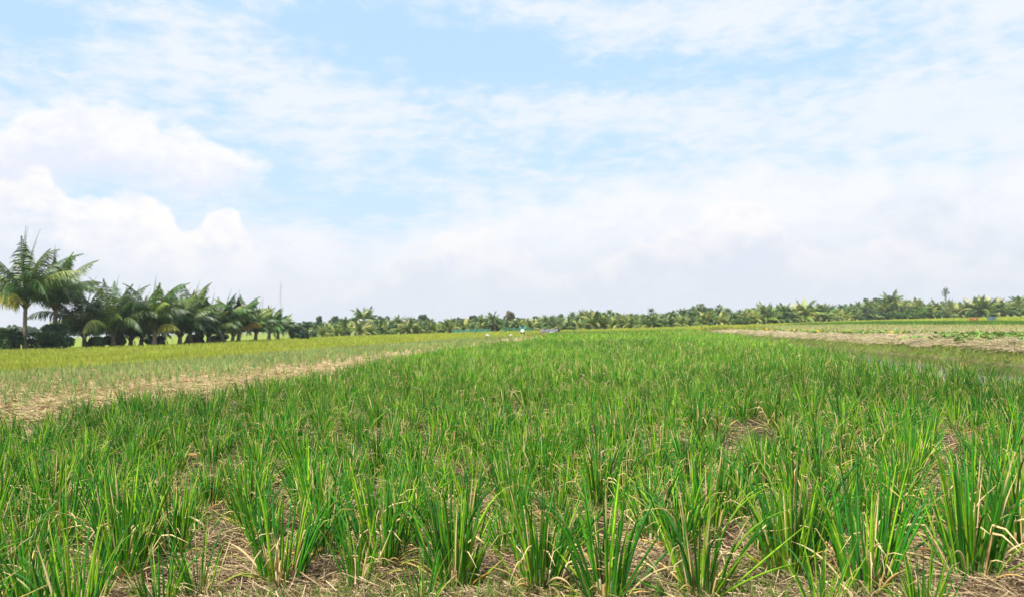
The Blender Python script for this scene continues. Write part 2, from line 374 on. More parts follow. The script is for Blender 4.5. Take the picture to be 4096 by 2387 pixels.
def clump_dry(r, pos, n, wide, K, Mn, size=None):
    P = len(pos); N = P*n; own = np.repeat(np.arange(P), n)
    size = np.ones(P) if size is None else size
    az = r.random(N)*2*math.pi; rad = .05*np.sqrt(r.random(N))
    base = pos[own]+np.stack([np.cos(az)*rad, np.sin(az)*rad, 0*rad], -1)
    up = r.random(N) < .42
    lean = np.where(up, np.abs(r.normal(.18,.15,N)), r.uniform(.5,1.2,N)); bend = np.where(up, r.uniform(0,.6,N), r.uniform(.6,1.6,N))
    ln = np.where(up, r.uniform(.14,.38,N), r.uniform(.12,.28,N))*size[own]
    c = np.where(r.random(N)[:,None] < .6, TAN, np.where(r.random(N)[:,None] < .22, OCH, PALE))*(.6+.55*r.random((N,1)))
    g = np.array([.30,.33,.06]); c1 = np.where(r.random(N)[:,None] < .3, g, c)
    tip = np.where(up, .55, 1.4); kink = np.where(up & (r.random(N) < .6), r.uniform(.8,2.6,N), 0.)
    return strips(base, az, lean, ln, r.uniform(.004,.010,N)*wide, bend, c, c1, PALE*(.8+.3*r.random((N,1))), tip, K, Mn, kink, .1, r.random(N)*6.28)
protos = []
for k in range(26):
    r = np.random.default_rng(100+k); root = bpy.data.objects.new('spring_onion', None); root.empty_display_size = .1
    O = np.zeros((1,3)); n = int([62,52,74,46,66,28,80,58,50][k % 9]); b1 = B(); b1.add(*clump_blades(r, O, n, 1.0, 9, 5, np.array([1.0]), .030+.0005*n))
    b2 = B(); b2.add(*clump_dry(r, O, int(22+12*r.random()), 1.0, 8, 4))
    b3 = B()                    # swollen pale stem bases
    for j in range(9):
        a = r.random()*6.28; q = .035*r.random()**.5; p = np.array([math.cos(a)*q, math.sin(a)*q, -.02])
        v, qd = tube([p, p+[0,0,.02], p+[.1*math.cos(a)*q,.1*math.sin(a)*q,.05], p+[.3*math.cos(a)*q,.3*math.sin(a)*q,.10]], [.009,.0105,.008,.006], 6)
        b3.add(v, qd, np.array([.50,.46,.26]) if j % 2 else np.array([.40,.25,.10]))
    protos.append((root, b1.mesh('leaf_tuft', True), b2.mesh('withered_leaves', False), b3.mesh('stem_base', True)))
def place_onion(k, loc, rz, sc, label, group):
    root, m1, m2, m3 = protos[k]
    r = root.copy(); COL.objects.link(r); r.location = loc; r.rotation_euler = (random.uniform(-.05,.05), random.uniform(-.05,.05), rz); r.scale = (sc, sc, sc*random.uniform(.95,1.08))
    tag(r, label, 'spring onion', group)
    put('leaf_tuft', m1, M_LEAF, r); put('withered_leaves', m2, M_STRAW, r); put('stem_base', m3, M_LEAF, r)
front = [  # photo position of the base, size, variant, label
 (70,2375,1.0,1,'spring onion clump cut by the bottom left corner of the photo'),
 (500,2290,1.15,2,'tall dense dark spring onion clump second from the left in the front row'),
 (800,2385,.85,5,'thin loose spring onion clump at the lower edge right of the tall dark one'),
 (1128,2335,1.16,0,'wide fan shaped spring onion clump left of the two narrow front clumps'),
 (1300,2245,1.0,3,'spring onion clump half hidden behind the wide fan shaped front clump'),
 (1431,2350,.82,5,'narrow young spring onion clump with a white stem base in the front row'),
 (1530,2275,1.08,4,'dense spring onion clump just behind the narrow young white stemmed one'),
 (1815,2325,1.12,6,'bushy v-shaped spring onion clump left of centre in the front row'),
 (2155,2335,1.15,7,'spring onion clump at centre with many brown withered leaves at its base'),
 (2425,2385,1.18,8,'loose spreading spring onion clump with thick arching leaves right of centre'),
 (2800,2390,1.05,1,'spring onion clump cut by the lower frame edge below a denser dark clump'),
 (2830,2150,1.05,2,'dense dark spring onion clump standing alone amid bare straw right of centre'),
 (3164,2290,1.22,6,'very dense dark spring onion clump third from the right in the front row'),
 (3470,2365,1.2,0,'dense spring onion clump with tan withered leaves at its right, second from right'),
 (3885,2320,1.25,2,'tall wide spring onion clump rightmost in the front row'),
 (250,2180,1.05,4,'spring onion clump behind the tall dark front clump near the left edge'),
 (1690,2455,.62,5,'small spring onion clump cut by the lower edge left of the centre clump'),
 (3290,2470,.72,14,'small spring onion clump cut by the lower edge between two dense right clumps'),
 (640,2480,.75,16,'small spring onion clump cut by the lower edge beside the tall dense dark one'),
 (3700,2480,.7,19,'small spring onion clump cut by the lower edge left of the rightmost front clump'),
 (300,2600,1.1,3,'spring onion clump below the lower edge at left, only its leaf tips in the photo'),
 (4080,2190,1.15,6,'spring onion clump cut by the right frame edge behind the front row'),
]
spots = []
for px, py, sc, k, lb in front:
    p = gp(px, py+28, 0.); spots.append(p[:2]); place_onion(k, (p[0], p[1], float(H(p[0],p[1]))), random.uniform(0,6.28), sc, lb, 'spring onion clumps of the front row')
fs = np.array(spots)
# rows of the bed follow its edges
pts = []; row = 0; yv = 1.6
while yv < YF:
    xs = np.arange(float(xl(yv))+.12, float(xr(yv))-.05, .31)+ (row % 2)*.13
    for xx in xs: pts.append((xx+rng.normal(0,.05), yv+rng.normal(0,.055)+.04*(xx)))
    yv += .33; row += 1
pts = np.array(pts)
pts = pts[(pts[:,0] > xl(pts[:,1])) & (pts[:,0] < xr(pts[:,1]))]
gap = vnoise(pts[:,0], pts[:,1], .9, 9); keep = (gap > .30) | (rng.random(len(pts)) < .28) | (pts[:,1] > 16)
ppx, ppy, pd_ = proj(np.column_stack([pts, np.zeros(len(pts))]))
inview = (np.abs(ppx-2048) < 2048+700) & (pd_ > .5)
bx = proj(np.array([[0,0,0]]))
frow = (ppy > 2290) & (ppx > 420) & (ppx < 4200)            # hand placed zone
clr = np.min(np.hypot(pts[:,None,0]-fs[None,:,0], pts[:,None,1]-fs[None,:,1]), 1) > .20
pts = pts[keep & inview & ~frow & clr & (pts[:,1] > 2.1)]
d = np.hypot(pts[:,0], pts[:,1]); o = np.argsort(d); pts = pts[o]; d = d[o]
px_, py_, _ = proj(np.column_stack([pts, np.full(len(pts), .25)])); seen = (px_ > -60) & (px_ < 4160) & (py_ < 2500)
ind = np.where(seen)[0][:300-len(front)]; isind = np.zeros(len(pts), bool); isind[ind] = True
for i in ind:
    x_, y_ = pts[i]; 
    place_onion(random.randrange(26), (x_, y_, float(H(x_, y_))), random.uniform(0,6.28), random.uniform(.64,1.04),
                'green spring onion clump in the crowded rows behind the front row', 'spring onion clumps in the near rows')
rest = pts[~isind]; dr = np.hypot(rest[:,0], rest[:,1]); rz_ = np.column_stack([rest, H(rest[:,0], rest[:,1])])
r = np.random.default_rng(55); ob = B(); sb = B()
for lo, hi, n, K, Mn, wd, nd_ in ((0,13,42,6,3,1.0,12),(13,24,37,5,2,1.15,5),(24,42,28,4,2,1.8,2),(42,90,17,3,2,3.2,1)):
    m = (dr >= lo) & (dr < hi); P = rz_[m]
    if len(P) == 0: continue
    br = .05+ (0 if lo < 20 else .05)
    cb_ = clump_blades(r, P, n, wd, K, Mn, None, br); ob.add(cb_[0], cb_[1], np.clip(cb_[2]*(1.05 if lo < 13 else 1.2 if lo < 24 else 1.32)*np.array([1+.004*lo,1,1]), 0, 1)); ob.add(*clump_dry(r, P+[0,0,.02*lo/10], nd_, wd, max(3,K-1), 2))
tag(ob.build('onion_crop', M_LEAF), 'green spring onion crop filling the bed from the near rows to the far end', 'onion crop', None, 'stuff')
# ------------------------------------------------------------------ straw litter
def litter(P, r, lmin, lmax, w, cols, lift=.012, dirb=None):
    N = len(P); az = r.random(N)*6.28 if dirb is None else dirb+r.normal(0,.5,N)
    lean = r.normal(1.5,.12,N); ln = r.uniform(lmin,lmax,N); bend = r.normal(.1,.35,N)
    P = P+np.stack([0*az,0*az, r.uniform(.002,lift,N)],-1)
    ci = r.integers(0, len(cols), N); c = np.array(cols)[ci]*(.55+.7*r.random((N,1)))
    return strips(P, az, lean, ln, np.full(N,w)*r.uniform(.6,1.3,N), bend, c, c, c, np.full(N,1.4), 3, 2, None, .1, r.random(N)*1.2, 'flat')
SC = [(.47,.34,.18),(.33,.23,.12),(.62,.48,.28),(.19,.125,.07),(.40,.30,.18),(.10,.068,.04)]
def sample(n, y0, y1, x0, x1, pw=1.6):
    """points inside the view wedge, thinning with distance"""
    u = r.random(n); a = 1-pw; yv = (y0**a+u*(y1**a-y0**a))**(1/a); t = r.uniform(x0, x1, n); return t*yv, yv
st = B(); x_, y_ = sample(190000, 2.4, 11, -.76, .76, 2.1); m = (x_ > xl(y_)-.3) & (x_ < xr(y_)+.3) & (rng.random(len(x_)) < .12+1.5*sm(vnoise(x_,y_,2.6,41)*.6+vnoise(x_,y_,7.,42)*.4,.30,.62)); x_, y_ = x_[m], y_[m]
st.add(*litter(np.column_stack([x_,y_,H(x_,y_)]), r, .05, .22, .0036, SC, .045))
x_, y_ = sample(26000, 9, 40, -.76, .76, 1.5); m = (x_ > xl(y_)-.3) & (x_ < xr(y_)+.2); x_, y_ = x_[m], y_[m]
st.add(*litter(np.column_stack([x_,y_,H(x_,y_)]), r, .10, .30, .010, SC, .03))
tag(st.build('straw_mulch', M_STRAW), 'dry rice straw mulch lying under the spring onions', 'straw', None, 'stuff')
st = B(); x_, y_ = sample(230000, 5, 80, -.76, .3, 1.4); m = (x_ > xrice(y_)-.2) & (x_ < xl(y_)) & (y_ < YF+3); x_, y_ = x_[m], y_[m]
P = np.column_stack([x_,y_,H(x_,y_)]); v, q, c = litter(P, r, .08, .26, .009, [(.52,.39,.20),(.42,.31,.16),(.60,.48,.28),(.46,.35,.18),(.20,.14,.08),(.30,.33,.09)], .08)
st.add(v, q, c); tag(st.build('straw_mulch', M_STRAW), 'tan straw mulch covering the seedling bed on the left', 'straw', None, 'stuff')
st = B(); x_, y_ = sample(260000, 15, 112, .1, .8, 1.3); m = (x_ > xfoot(y_)+.6) & (x_ < xseed(y_)) & (y_ < 114); x_, y_ = x_[m], y_[m]
v, q, c = litter(np.column_stack([x_,y_,H(x_,y_)]), r, .12, .36, .017, [(.44,.34,.20),(.36,.28,.17),(.54,.44,.28),(.24,.17,.11),(.42,.33,.22),(.22,.27,.07)], .09, dirb=R(200))
st.add(v, q, c); tag(st.build('straw_mulch', M_STRAW), 'brown straw mulch on the raised beds beyond the ditch', 'straw', None, 'stuff')
cl = B(); x_, y_ = sample(2600, 2.5, 9, -.74, .74, 2.0); m = (x_ > xl(y_)) & (x_ < xr(y_)) & (vnoise(x_,y_,3.,51) > .5); x_, y_ = x_[m], y_[m]
for a_, b2 in zip(x_, y_):
    n_, mm_ = 7, 4; s_ = random.uniform(.010,.032)*(1.7 if random.random() < .08 else 1); ph = np.linspace(.15, math.pi-.15, mm_+1)[:,None]; th_ = (np.arange(n_)*2*math.pi/n_)[None,:]
    q_ = s_*(1+rng.uniform(-.28,.28,(mm_+1,n_))); vv = np.stack([q_*np.sin(ph)*np.cos(th_)*1.2, q_*np.sin(ph)*np.sin(th_), q_*np.cos(ph)*.75+0*th_], -1).reshape(-1,3)+[a_, b2, float(H(a_,b2))+s_*.35]
    cl.add(vv, [(i*n_+k, (i+1)*n_+k, (i+1)*n_+(k+1)%n_, i*n_+(k+1)%n_) for i in range(mm_) for k in range(n_)], np.array([.10,.068,.042])*random.uniform(.5,1.3))
tag(cl.build('soil_clods', M_BARK), 'crumbled dark soil clods among the straw under the onions', 'soil', None, 'stuff')
# ------------------------------------------------------------------ crops drawn as ground cover
def cover(P, r, n, hmin, hmax, w, cols, K=3, spread=.05, lean=.25, tipc=None, tipp=0.):
    N = len(P)*n; own = np.repeat(np.arange(len(P)), n); az = r.random(N)*6.28
    ww = np.broadcast_to(w, len(P))[own]*r.uniform(.7,1.3,N)
    base = P[own]+np.stack([r.normal(0,1,N)*np.broadcast_to(spread,len(P))[own], r.normal(0,1,N)*np.broadcast_to(spread,len(P))[own], 0*az], -1)
    c = np.array(cols)[r.integers(0,len(cols),N)]*(.8+.4*r.random((N,1)))*(.85+.3*r.random(len(P)))[own][:,None]
    tip = np.where(r.random(N) < tipp, .6, 1.4); tc_ = np.tile(np.array(tipc if tipc is not None else (0,0,0)), (N,1))
    return strips(base, az, np.abs(r.normal(0,lean,N)), r.uniform(hmin,hmax,N), ww, np.abs(r.normal(.2,.3,N)), c, c, tc_, tip, K, 2, None, .1, r.random(N)*3.14, 'rice')
def at_ground(x_, y_): return np.column_stack([x_, y_, H(x_, y_)])
RICE = [(.34,.42,.03),(.41,.46,.04),(.28,.38,.03),(.48,.44,.11),(.38,.44,.03),(.42,.42,.08)]
rc = B(); x_, y_ = sample(120000, 18, 215, -.8, .8, 1.35); m = inrice(x_, y_); x_, y_ = x_[m], y_[m]
wv_ = .012+y_*.0009; rt = (x_ > xgreen(y_)-1) & (y_ < 150)
patch = ((x_ > at(1960,1)*y_) & (x_ < at(2330,1)*y_) & (y_ > 88) & (y_ < 117)) | ((x_ > at(3860,1)*y_) & (x_ < at(4000,1)*y_) & (y_ > 66) & (y_ < 122))
def pc(mm, h0, h1, cols): rc.add(*cover(at_ground(x_[mm],y_[mm]), r, 5, h0, h1, wv_[mm], cols, 2, .05+y_[mm]*.003, .22))
OLV = [(.22,.24,.03),(.27,.27,.05),(.18,.22,.03),(.30,.27,.07)]
pc(~rt & ~patch, .34, .58, RICE); pc(rt & ~patch, .08, .20, RICE); pc(patch, .04, .10, OLV)
tag(rc.build('rice_crop', M_CROP), 'yellow green ripening rice reaching back to the palm groves', 'rice crop', None, 'stuff')
# seedlings in rows on the straw beds
def rows(x0f, x1f, y0, y1, dx, dy, seed):
    r2 = np.random.default_rng(seed); out = []; yv = y0
    while yv < y1:
        a, b_ = float(x0f(yv)), float(x1f(yv)); 
        if b_ > a: xs = np.arange(a, b_, dx); out.append(np.stack([xs+r2.normal(0,dx*.14,len(xs)), yv+r2.normal(0,dy*.16,len(xs))], -1))
        yv += dy
    o_ = np.vstack(out); u_, v_, w_ = proj(np.column_stack([o_, np.zeros(len(o_))])); return o_[(w_ > 2) & (u_ > -900) & (u_ < 4996)]
SEED = [(.15,.30,.075),(.20,.36,.09),(.24,.38,.08),(.13,.26,.08),(.42,.42,.13)]
sd_ = B(); P = rows(lambda y: xrice(y)+.1, lambda y: xl(y)-1.0, 7, YF, .27, .30, 5)
dens = rng.random(len(P)) < np.clip(.08+.95*sm(xl(P[:,1])-P[:,0], 1.0+P[:,1]*.02, 5.0+P[:,1]*.05), 0, .97); P = P[dens]
dd = P[:,1]; sd_.add(*cover(at_ground(P[:,0],P[:,1]), r, 8, .12, .29, .005+dd*.00055, SEED, 3, .022+dd*.0004, .3, (.5,.38,.2), .25))
tag(sd_.build('onion_seedlings', M_CROP), 'small bluish green onion seedlings in rows on the left straw bed', 'seedlings', None, 'stuff')
sd_ = B(); P = rows(xsq, xseed, 20, 112, .45, .6, 6); dd = P[:,1]
sd_.add(*cover(at_ground(P[:,0],P[:,1]), r, 3, .12, .26, .012+dd*.0004, [(.45,.40,.16)]+SEED+[(.26,.30,.06)], 2, .05, .3, (.5,.38,.2), .25))
P = rows(xseed, xgreen, 20, 118, .4, .5, 8); dd = P[:,1]
sd_.add(*cover(at_ground(P[:,0],P[:,1]), r, 8, .2, .42, .02+dd*.0006, [(.09,.22,.03),(.13,.26,.03),(.10,.2,.04)], 2, .08, .25))
tag(sd_.build('onion_seedlings', M_CROP), 'far rows of young onions beyond the squash plants on the right', 'seedlings', None, 'stuff')
# grass on the ditch bank, in the bed and along the bed ends
gb = B(); x_, y_ = sample(60000, 12, 80, .1, .8, 1.3); m = (x_ > xfoot(y_)+.15) & (x_ < xfoot(y_)+.55+.9*vnoise(x_,y_,.4,12)) & (y_ < YF+2); x_, y_ = x_[m], y_[m]
GR = [(.20,.28,.03),(.30,.34,.05),(.16,.23,.03),(.40,.35,.11),(.24,.33,.04),(.46,.38,.15)]
gb.add(*cover(at_ground(x_,y_), r, 5, .05, .16, .006+y_*.00035, GR, 3, .06, .5))
tag(gb.build('bank_grass', M_CROP), 'short mixed grass along the edge of the water ditch', 'grass', None, 'stuff')
gb = B(); x_, y_ = sample(50000, 66, 120, -.15, .4, 1.2); m = (y_ > YF-2) & (y_ < YF+9) & (x_ > -3) & (x_ < xsq(y_)); x_, y_ = x_[m], y_[m]
gb.add(*cover(at_ground(x_,y_), r, 5, .15, .42, .06, GR+[(.28,.33,.03)], 2, .2, .4))
x_, y_ = sample(9000, 2.6, 14, -.72, .72, 1.8); m = (x_ > xl(y_)) & (x_ < xr(y_)) & (vnoise(x_,y_,1.1,22) > .52); x_, y_ = x_[m], y_[m]
gb.add(*cover(at_ground(x_,y_), r, 5, .03, .13, .0045, [(.16,.30,.03),(.12,.25,.03),(.22,.34,.05)], 3, .02, .5))
tag(gb.build('grass', M_CROP), 'low fresh weeds between onions and rough grass at the bed end', 'grass', None, 'stuff')
# ------------------------------------------------------------------ squash plants with yellow flowers on the right bed
def squash(r, nl, spread):
    bl_ = B()
    for i in range(nl):
        a = r.random()*6.28; q = spread*r.random()**.5; cx, cy = q*math.cos(a)*1.6, q*math.sin(a); hh = r.uniform(.06,.22); rad = r.uniform(.04,.095)
        tl = r.normal(0,.35,2); n = 12; ring = []
        for k in range(n):
            t = 2*math.pi*k/n; rr = rad*(1+.16*math.cos(5*t)); ring.append((cx+rr*math.cos(t), cy+rr*math.sin(t), hh+rr*(tl[0]*math.cos(t)+tl[1]*math.sin(t))-.02*math.cos(5*t)))
        v = np.array(ring); inner = np.array([(cx+.3*(p[0]-cx), cy+.3*(p[1]-cy), hh-.02+.3*(p[2]-hh)) for p in ring])
        Vv = np.vstack([v, inner]); Qs = [(k,(k+1)%n,n+(k+1)%n,n+k) for k in range(n)]+[(n+k,n+k+1,n+n-2-k,n+n-1-k) for k in range(n//2-1)]
        bl_.add(Vv, Qs, np.array([[.16,.31,.05],[.22,.37,.06],[.11,.23,.04],[.27,.37,.09]][r.integers(4)]))
        bl_.add(*[*tube([(cx*.7,cy*.7,0),(cx,cy,hh-.02)], .006, 4), np.array([.16,.24,.05])])
    return bl_
def flower_mesh(r):
    b_ = B()
    for k in range(6):
        t = 2*math.pi*k/6; a0, a1 = t-.42, t+.42
        Vv = np.array([(.012*math.cos(a0),.012*math.sin(a0),0),(.012*math.cos(a1),.012*math.sin(a1),0),(.06*math.cos(a1),.06*math.sin(a1),.05),(.06*math.cos(a0),.06*math.sin(a0),.05),(.10*math.cos(t),.10*math.sin(t),.065),(.10*math.cos(t)+.001,.10*math.sin(t),.066)])
        b_.add(Vv, [(0,1,2,3),(3,2,4,5)], np.array([.8,.5,.02]))
    return b_
FM = flower_mesh(rng).mesh('flower')
sq = []
cand = [(3075,1328),(3160,1330),(3235,1333),(3300,1341),(3330,1338),(3400,1340),(3440,1344),(3475,1335),(3560,1342),(3600,1340),(3660,1330),(3715,1348),(3735,1362),(3800,1345),(3840,1372),(3865,1355),(3895,1368),(3920,1360),(3955,1382),(3965,1365),(4010,1362),(4040,1366),(4075,1372),(4085,1360),(3850,1335),(3520,1325),(3250,1325),(3420,1330),(3380,1328),(3680,1340),(3990,1345),(3930,1340)]
flo = {(3075,1328),(3160,1330),(3235,1333),(3300,1341),(3560,1342),(3600,1340),(3475,1335),(3380,1328)}
for i, (px, py) in enumerate(cand):
    r2 = np.random.default_rng(300+i); p = gp(px, py, .08); big = px > 3820
    t = thing('squash_plant', 'squash plant with a yellow flower sprawling on the brown straw bed' if (px,py) in flo else
              ('large leafed squash plant near the right edge above the ditch' if big else 'leafy squash plant without flowers sprawling on the straw bed beyond the ditch'),
              'squash plant', (p[0], p[1], float(H(p[0],p[1]))+.01), 0, 'squash plants on the right bed')
    squash(r2, 40 if big else 38, .7 if big else .75).build('foliage', M_BUSH, t)
    if (px,py) in flo:
        for j in range(2):
            f = put('flower', FM, M_FLOWER, t); f.location = (r2.normal(0,.3), -.25-.1*j, .18); f.scale = (.95,)*3; f.rotation_euler = (R(50),0,j)
# ------------------------------------------------------------------ palms
def frond(b_, r, origin, az, e0, droop, Lf, nl, lmax, lw, col, wind=(0,0,0), hang=.55, kseg=10, side=1.):
    s = np.linspace(0,1,kseg+1); el_ = e0-droop*s**1.5
    d_ = np.stack([np.cos(el_)*math.cos(az), np.cos(el_)*math.sin(az), np.sin(el_)], -1)+np.outer(s**1.6, wind)
    d_ /= np.linalg.norm(d_,axis=1)[:,None]; P = origin+np.vstack([np.zeros(3), np.cumsum(d_[:-1]*Lf/kseg, 0)])
    v, q = tube(P, np.linspace(.045,.008,kseg+1)*Lf/5, 4, False); b_.add(v, q, col*1.15+np.array([.04,.04,.0]))
    t = np.linspace(.14,.99,nl); ii = t*kseg; i0 = np.minimum(ii.astype(int), kseg-1); f = (ii-i0)[:,None]
    B0 = P[i0]*(1-f)+P[i0+1]*f; T = d_[i0]
    up = np.array([0,0,1.]); sv = np.cross(T, up); sv /= np.linalg.norm(sv,axis=1)[:,None]+1e-6
    prof = lmax*(.35+.65*np.sin(np.clip((t*1.0+.12),0,1)*math.pi)**.7)*np.clip((1.04-t)*4,0.25,1)
    for sg in (-1,1):
        fw = .55+.5*t[:,None]; dirn = sg*sv*side+T*fw+np.array([0,0,-1.])*(hang*r.uniform(.5,1.3,(nl,1)))+np.array(wind)*.8+r.normal(0,.10,(nl,3))
        dirn /= np.linalg.norm(dirn,axis=1)[:,None]; ln = (prof*r.uniform(.8,1.12,nl))[:,None]
        p1 = B0+dirn*ln*.5; d2 = dirn+np.array([0,0,-1.])*(.55*hang+.15)+np.array(wind)*.5; d2 /= np.linalg.norm(d2,axis=1)[:,None]; p2 = p1+d2*ln*.5
        wv = T*lw/2; Vv = np.stack([B0-wv*.8, B0+wv*.8, p1-wv, p1+wv, p2-wv*.15, p2+wv*.15], 1).reshape(-1,3)
        k = np.arange(nl)[:,None]*6; Qd = np.vstack([k+np.array([[0,1,3,2]]), k+np.array([[2,3,5,4]])])
        c = np.repeat(col*(.75+.5*r.random((nl,1))), 6, 0); b_.add(Vv, Qd, c)
def ptrunk(r, h, r0, r1, lean=(0,0)):
    b_ = B(); n = max(8, int(h*5)); s = np.linspace(0,1,n+1); P = np.stack([lean[0]*s**1.4, lean[1]*s**1.4, -.15+s*(h+.15)], -1)
    rad = r1+(r0-r1)*np.exp(-s*h/.6)*.6+(r0-r1)*.4*(1-s)+.012*(np.arange(n+1)%2)
    v, q = tube(P, rad, 10); b_.add(v, q, np.array([.17,.135,.10])*(.8+.4*r.random((len(v),1)))); return b_, P[-1]
GREENS = [np.array(c) for c in ((.055,.105,.028),(.040,.085,.026),(.075,.125,.030),(.050,.090,.036),(.095,.14,.035))]
def palm_parts(seed,  h, Lf, nf, nl, lw, upright=.5, wind=(0,0,0), dry=1, greens=GREENS, spear=0, r0=.24, r1=.13, lean=(0,0), hang=.6, yellow=(.42,.36,.07), lo=2, dk=1.):
    r = np.random.default_rng(seed); tb, top = ptrunk(r, h, r0, r1, lean); cb = B(); db = B()
    for k in range(nf):
        g = k/nf; az_ = k*2.39996+r.normal(0,.2); e0 = R(82)-g**.8*R(82-(lo+38*upright))+r.normal(0,.10); droop = (R(34)+R(104)*g*(1.15-upright*.35)+abs(r.normal(0,.22)))*dk
        if g < .12: droop = R(26+26*(1-upright))
        frond(cb, r, top+np.array([0,0,.1*(1-g)]), az_, e0, droop, Lf*(.82+.25*r.random())*(1 if g > .1 else .9), nl, Lf*.21, lw, greens[r.integers(len(greens))]*r.uniform(.65,1.4), wind, hang)
    for k in range(spear):
        frond(cb, r, top, r.random()*6.28, R(86), R(6), Lf*.95, nl//2, Lf*.07, lw, greens[0], wind, .1)
    for k in range(dry):
        frond(db, r, top-np.array([0,0,.1]), r.random()*6.28, R(32+15*r.random()), R(110), Lf*.62, nl, Lf*.17, lw, np.array(yellow)*(.8+.3*r.random()), wind, hang+.3)
    for k in range(9):          # old leaf bases and hanging fibre under the crown
        a = k*2.4; v, q = tube([top-np.array([0,0,.35]), top+np.array([math.cos(a)*.25,math.sin(a)*.25,.05]), top+np.array([math.cos(a)*.5,math.sin(a)*.5,.28])], [.09,.07,.03], 6)
        tb.add(v*1.0, q, np.array([.14,.10,.05]))
    return tb.mesh('trunk', True), cb.mesh('crown'), (db.mesh('dry_frond') if dry else None)
def palm_root(name, parts, label, cat, loc, rz=0., sc=1., group=None):
    t = thing(name, label, cat, loc, rz, group, sc); tr, cr, dr_ = parts
    put('trunk', tr, M_BARK, t); put('crown', cr, M_PALM, t)
    if dr_: put('dry_frond', dr_, M_PALM, t)
    return t
# left row: photo column, distance, top row in the photo, crown-base fraction, label
WIND = (.34,.10,.0)
left = [
 (95,69,890,.36,1,'tall coconut palm leftmost in the row with bare trunk and long upright fronds','L',3),
 (222,72,965,.40,1,'second tall coconut palm in the left row with a narrow upright crown','M',1),
 (335,75,1090,.2,0,'low bushy coconut palm just right of the two tallest left palms','S',1),
 (450,74,1090,.22,1,'coconut palm with fronds blown over beside a rusty frond, right of the tallest pair','S',1),
 (520,77,1130,.16,0,'bushy low palm with almost no trunk right of the blown over palm','S',1),
 (615,75,1090,.26,1,'coconut palm with a tall thin spear leaf rising above its crown','M',1),
 (560,80,1150,.2,0,'low palm in the second line behind the spear leafed palm','S',1),
 (715,79,1140,.2,0,'mid height palm with drooping pale fronds left of the dark rounded crown','S',1),
 (760,82,1110,.3,1,'palm with a dark rounded wind blown crown in mid row','M',1),
 (830,84,1165,.2,0,'palm right of the dark rounded crown with feathery grey green fronds','S',1),
 (885,86,1145,.25,0,'palm with narrow dark upright spears in the right half of the row','M',1),
 (950,89,1155,.3,1,'palm with a yellow arching frond above two short brown trunks','M',1),
 (925,93,1180,.2,0,'low dark palm behind the yellow fronded palm','S',1),
 (1018,95,1200,.26,0,'third palm from the right end of the left row with a thick brown stem','S',1),
 (1072,101,1215,.26,0,'second palm from the right end of the left row','S',1),
 (1108,106,1235,.28,1,'small last palm at the right end of the left row with an orange frond','S',1),
]
def rowground(px, D): return (at(px, D), D, -.30)
LG = [np.array(c) for c in ((.050,.125,.016),(.030,.075,.012),(.10,.17,.022),(.075,.12,.040),(.19,.24,.05))]
for i, (px, D, ytop, hf, dry, lb, kd, sp) in enumerate(left):
    ytop -= 10 if i > 1 else 0; hf *= .92 if i > 1 else 1; x0 = at(px, D); u0, v0, _ = proj(np.array([[x0, D, -.3]])); Ht = (v0[0]-ytop)/FPX*D
    h = Ht*hf; up = .46 if kd == 'L' else (.52 if kd == 'M' else .30); Lf = (Ht-h)*(1.02 if kd == 'L' else 1.0)
    par = palm_parts(500+i, h, Lf, 20 if kd != 'L' else 20, 58, .070+.006*(D-60)/10, up, WIND, dry+ (2 if kd == 'L' else 0), LG, sp, .22 if kd=='L' else .30, .15, (.2*random.uniform(-1,1),.2), 1.0,
                     (.50,.46,.09) if i % 4 != 3 else (.50,.30,.05), 26 if kd == 'L' else 31, 1.15)
    palm_root('coconut_palm', par, lb, 'palm tree', (x0, D, -.3), 0, 1, 'coconut palms in the row on the left')
# a few more palms of the row that stand outside the frame on the left
for i, (x0, y0) in enumerate(((-51,66),(-56,71))):
    palm_root('coconut_palm', palm_parts(560+i, 3, 6, 20, 30, .06, .6, WIND, 1, LG, 1), 'coconut palm at the very left edge whose fronds reach into the photo', 'palm tree', (x0,y0,-.3), 0, 1, 'coconut palms in the row on the left')
# ------------------------------------------------------------------ broad leafed trees and bushes
def leafy(r, center, size, lobes, leaves, lsize, cols, shell=.55):
    b_ = B(); cx = np.array(center); sz = np.array(size)
    for k in range(lobes):
        d_ = r.normal(0,1,3); d_ /= np.linalg.norm(d_); lc = cx+d_*sz*r.uniform(.35,.78); lr = sz*r.uniform(.26,.42)
        n = leaves; q = r.normal(0,1,(n,3)); q /= np.linalg.norm(q,axis=1)[:,None]; P = lc+q*lr*(shell+(1-shell)*r.random((n,1)))**.6
        a = r.normal(0,1,(n,3)); a /= np.linalg.norm(a,axis=1)[:,None]; c_ = np.cross(a, r.normal(0,1,(n,3))); c_ /= np.linalg.norm(c_,axis=1)[:,None]
        s = lsize*r.uniform(.6,1.3,(n,1)); Vv = np.stack([P-a*s, P+c_*s*.55, P+a*s, P-c_*s*.55], 1).reshape(-1,3)
        base = cols[r.integers(len(cols))]*(.75+.5*r.random()); b_.add(Vv, np.arange(4*n).reshape(-1,4), np.repeat(base*(.75+.5*r.random((n,1))), 4, 0))
    return b_
def limbs(r, h, r0, crown, nb=6, col=(.14,.11,.08)):
    b_ = B(); v, q = tube([(0,0,-.2),(0.03,0,h*.5),(0,.02,h)], [r0,r0*.75,r0*.5], 8); b_.add(v, q, np.array(col))
    for k in range(nb):
        a = k*2.4+r.random(); e = np.array([math.cos(a)*crown[0]*.6, math.sin(a)*crown[1]*.6, h+crown[2]*r.uniform(.1,1.1)]); s0 = np.array([0,0,h*r.uniform(.45,1)])
        v, q = tube([s0, (s0+e)/2+[0,0,.12*h], e], [r0*.4,r0*.25,r0*.08], 6); b_.add(v, q, np.array(col))
    return b_
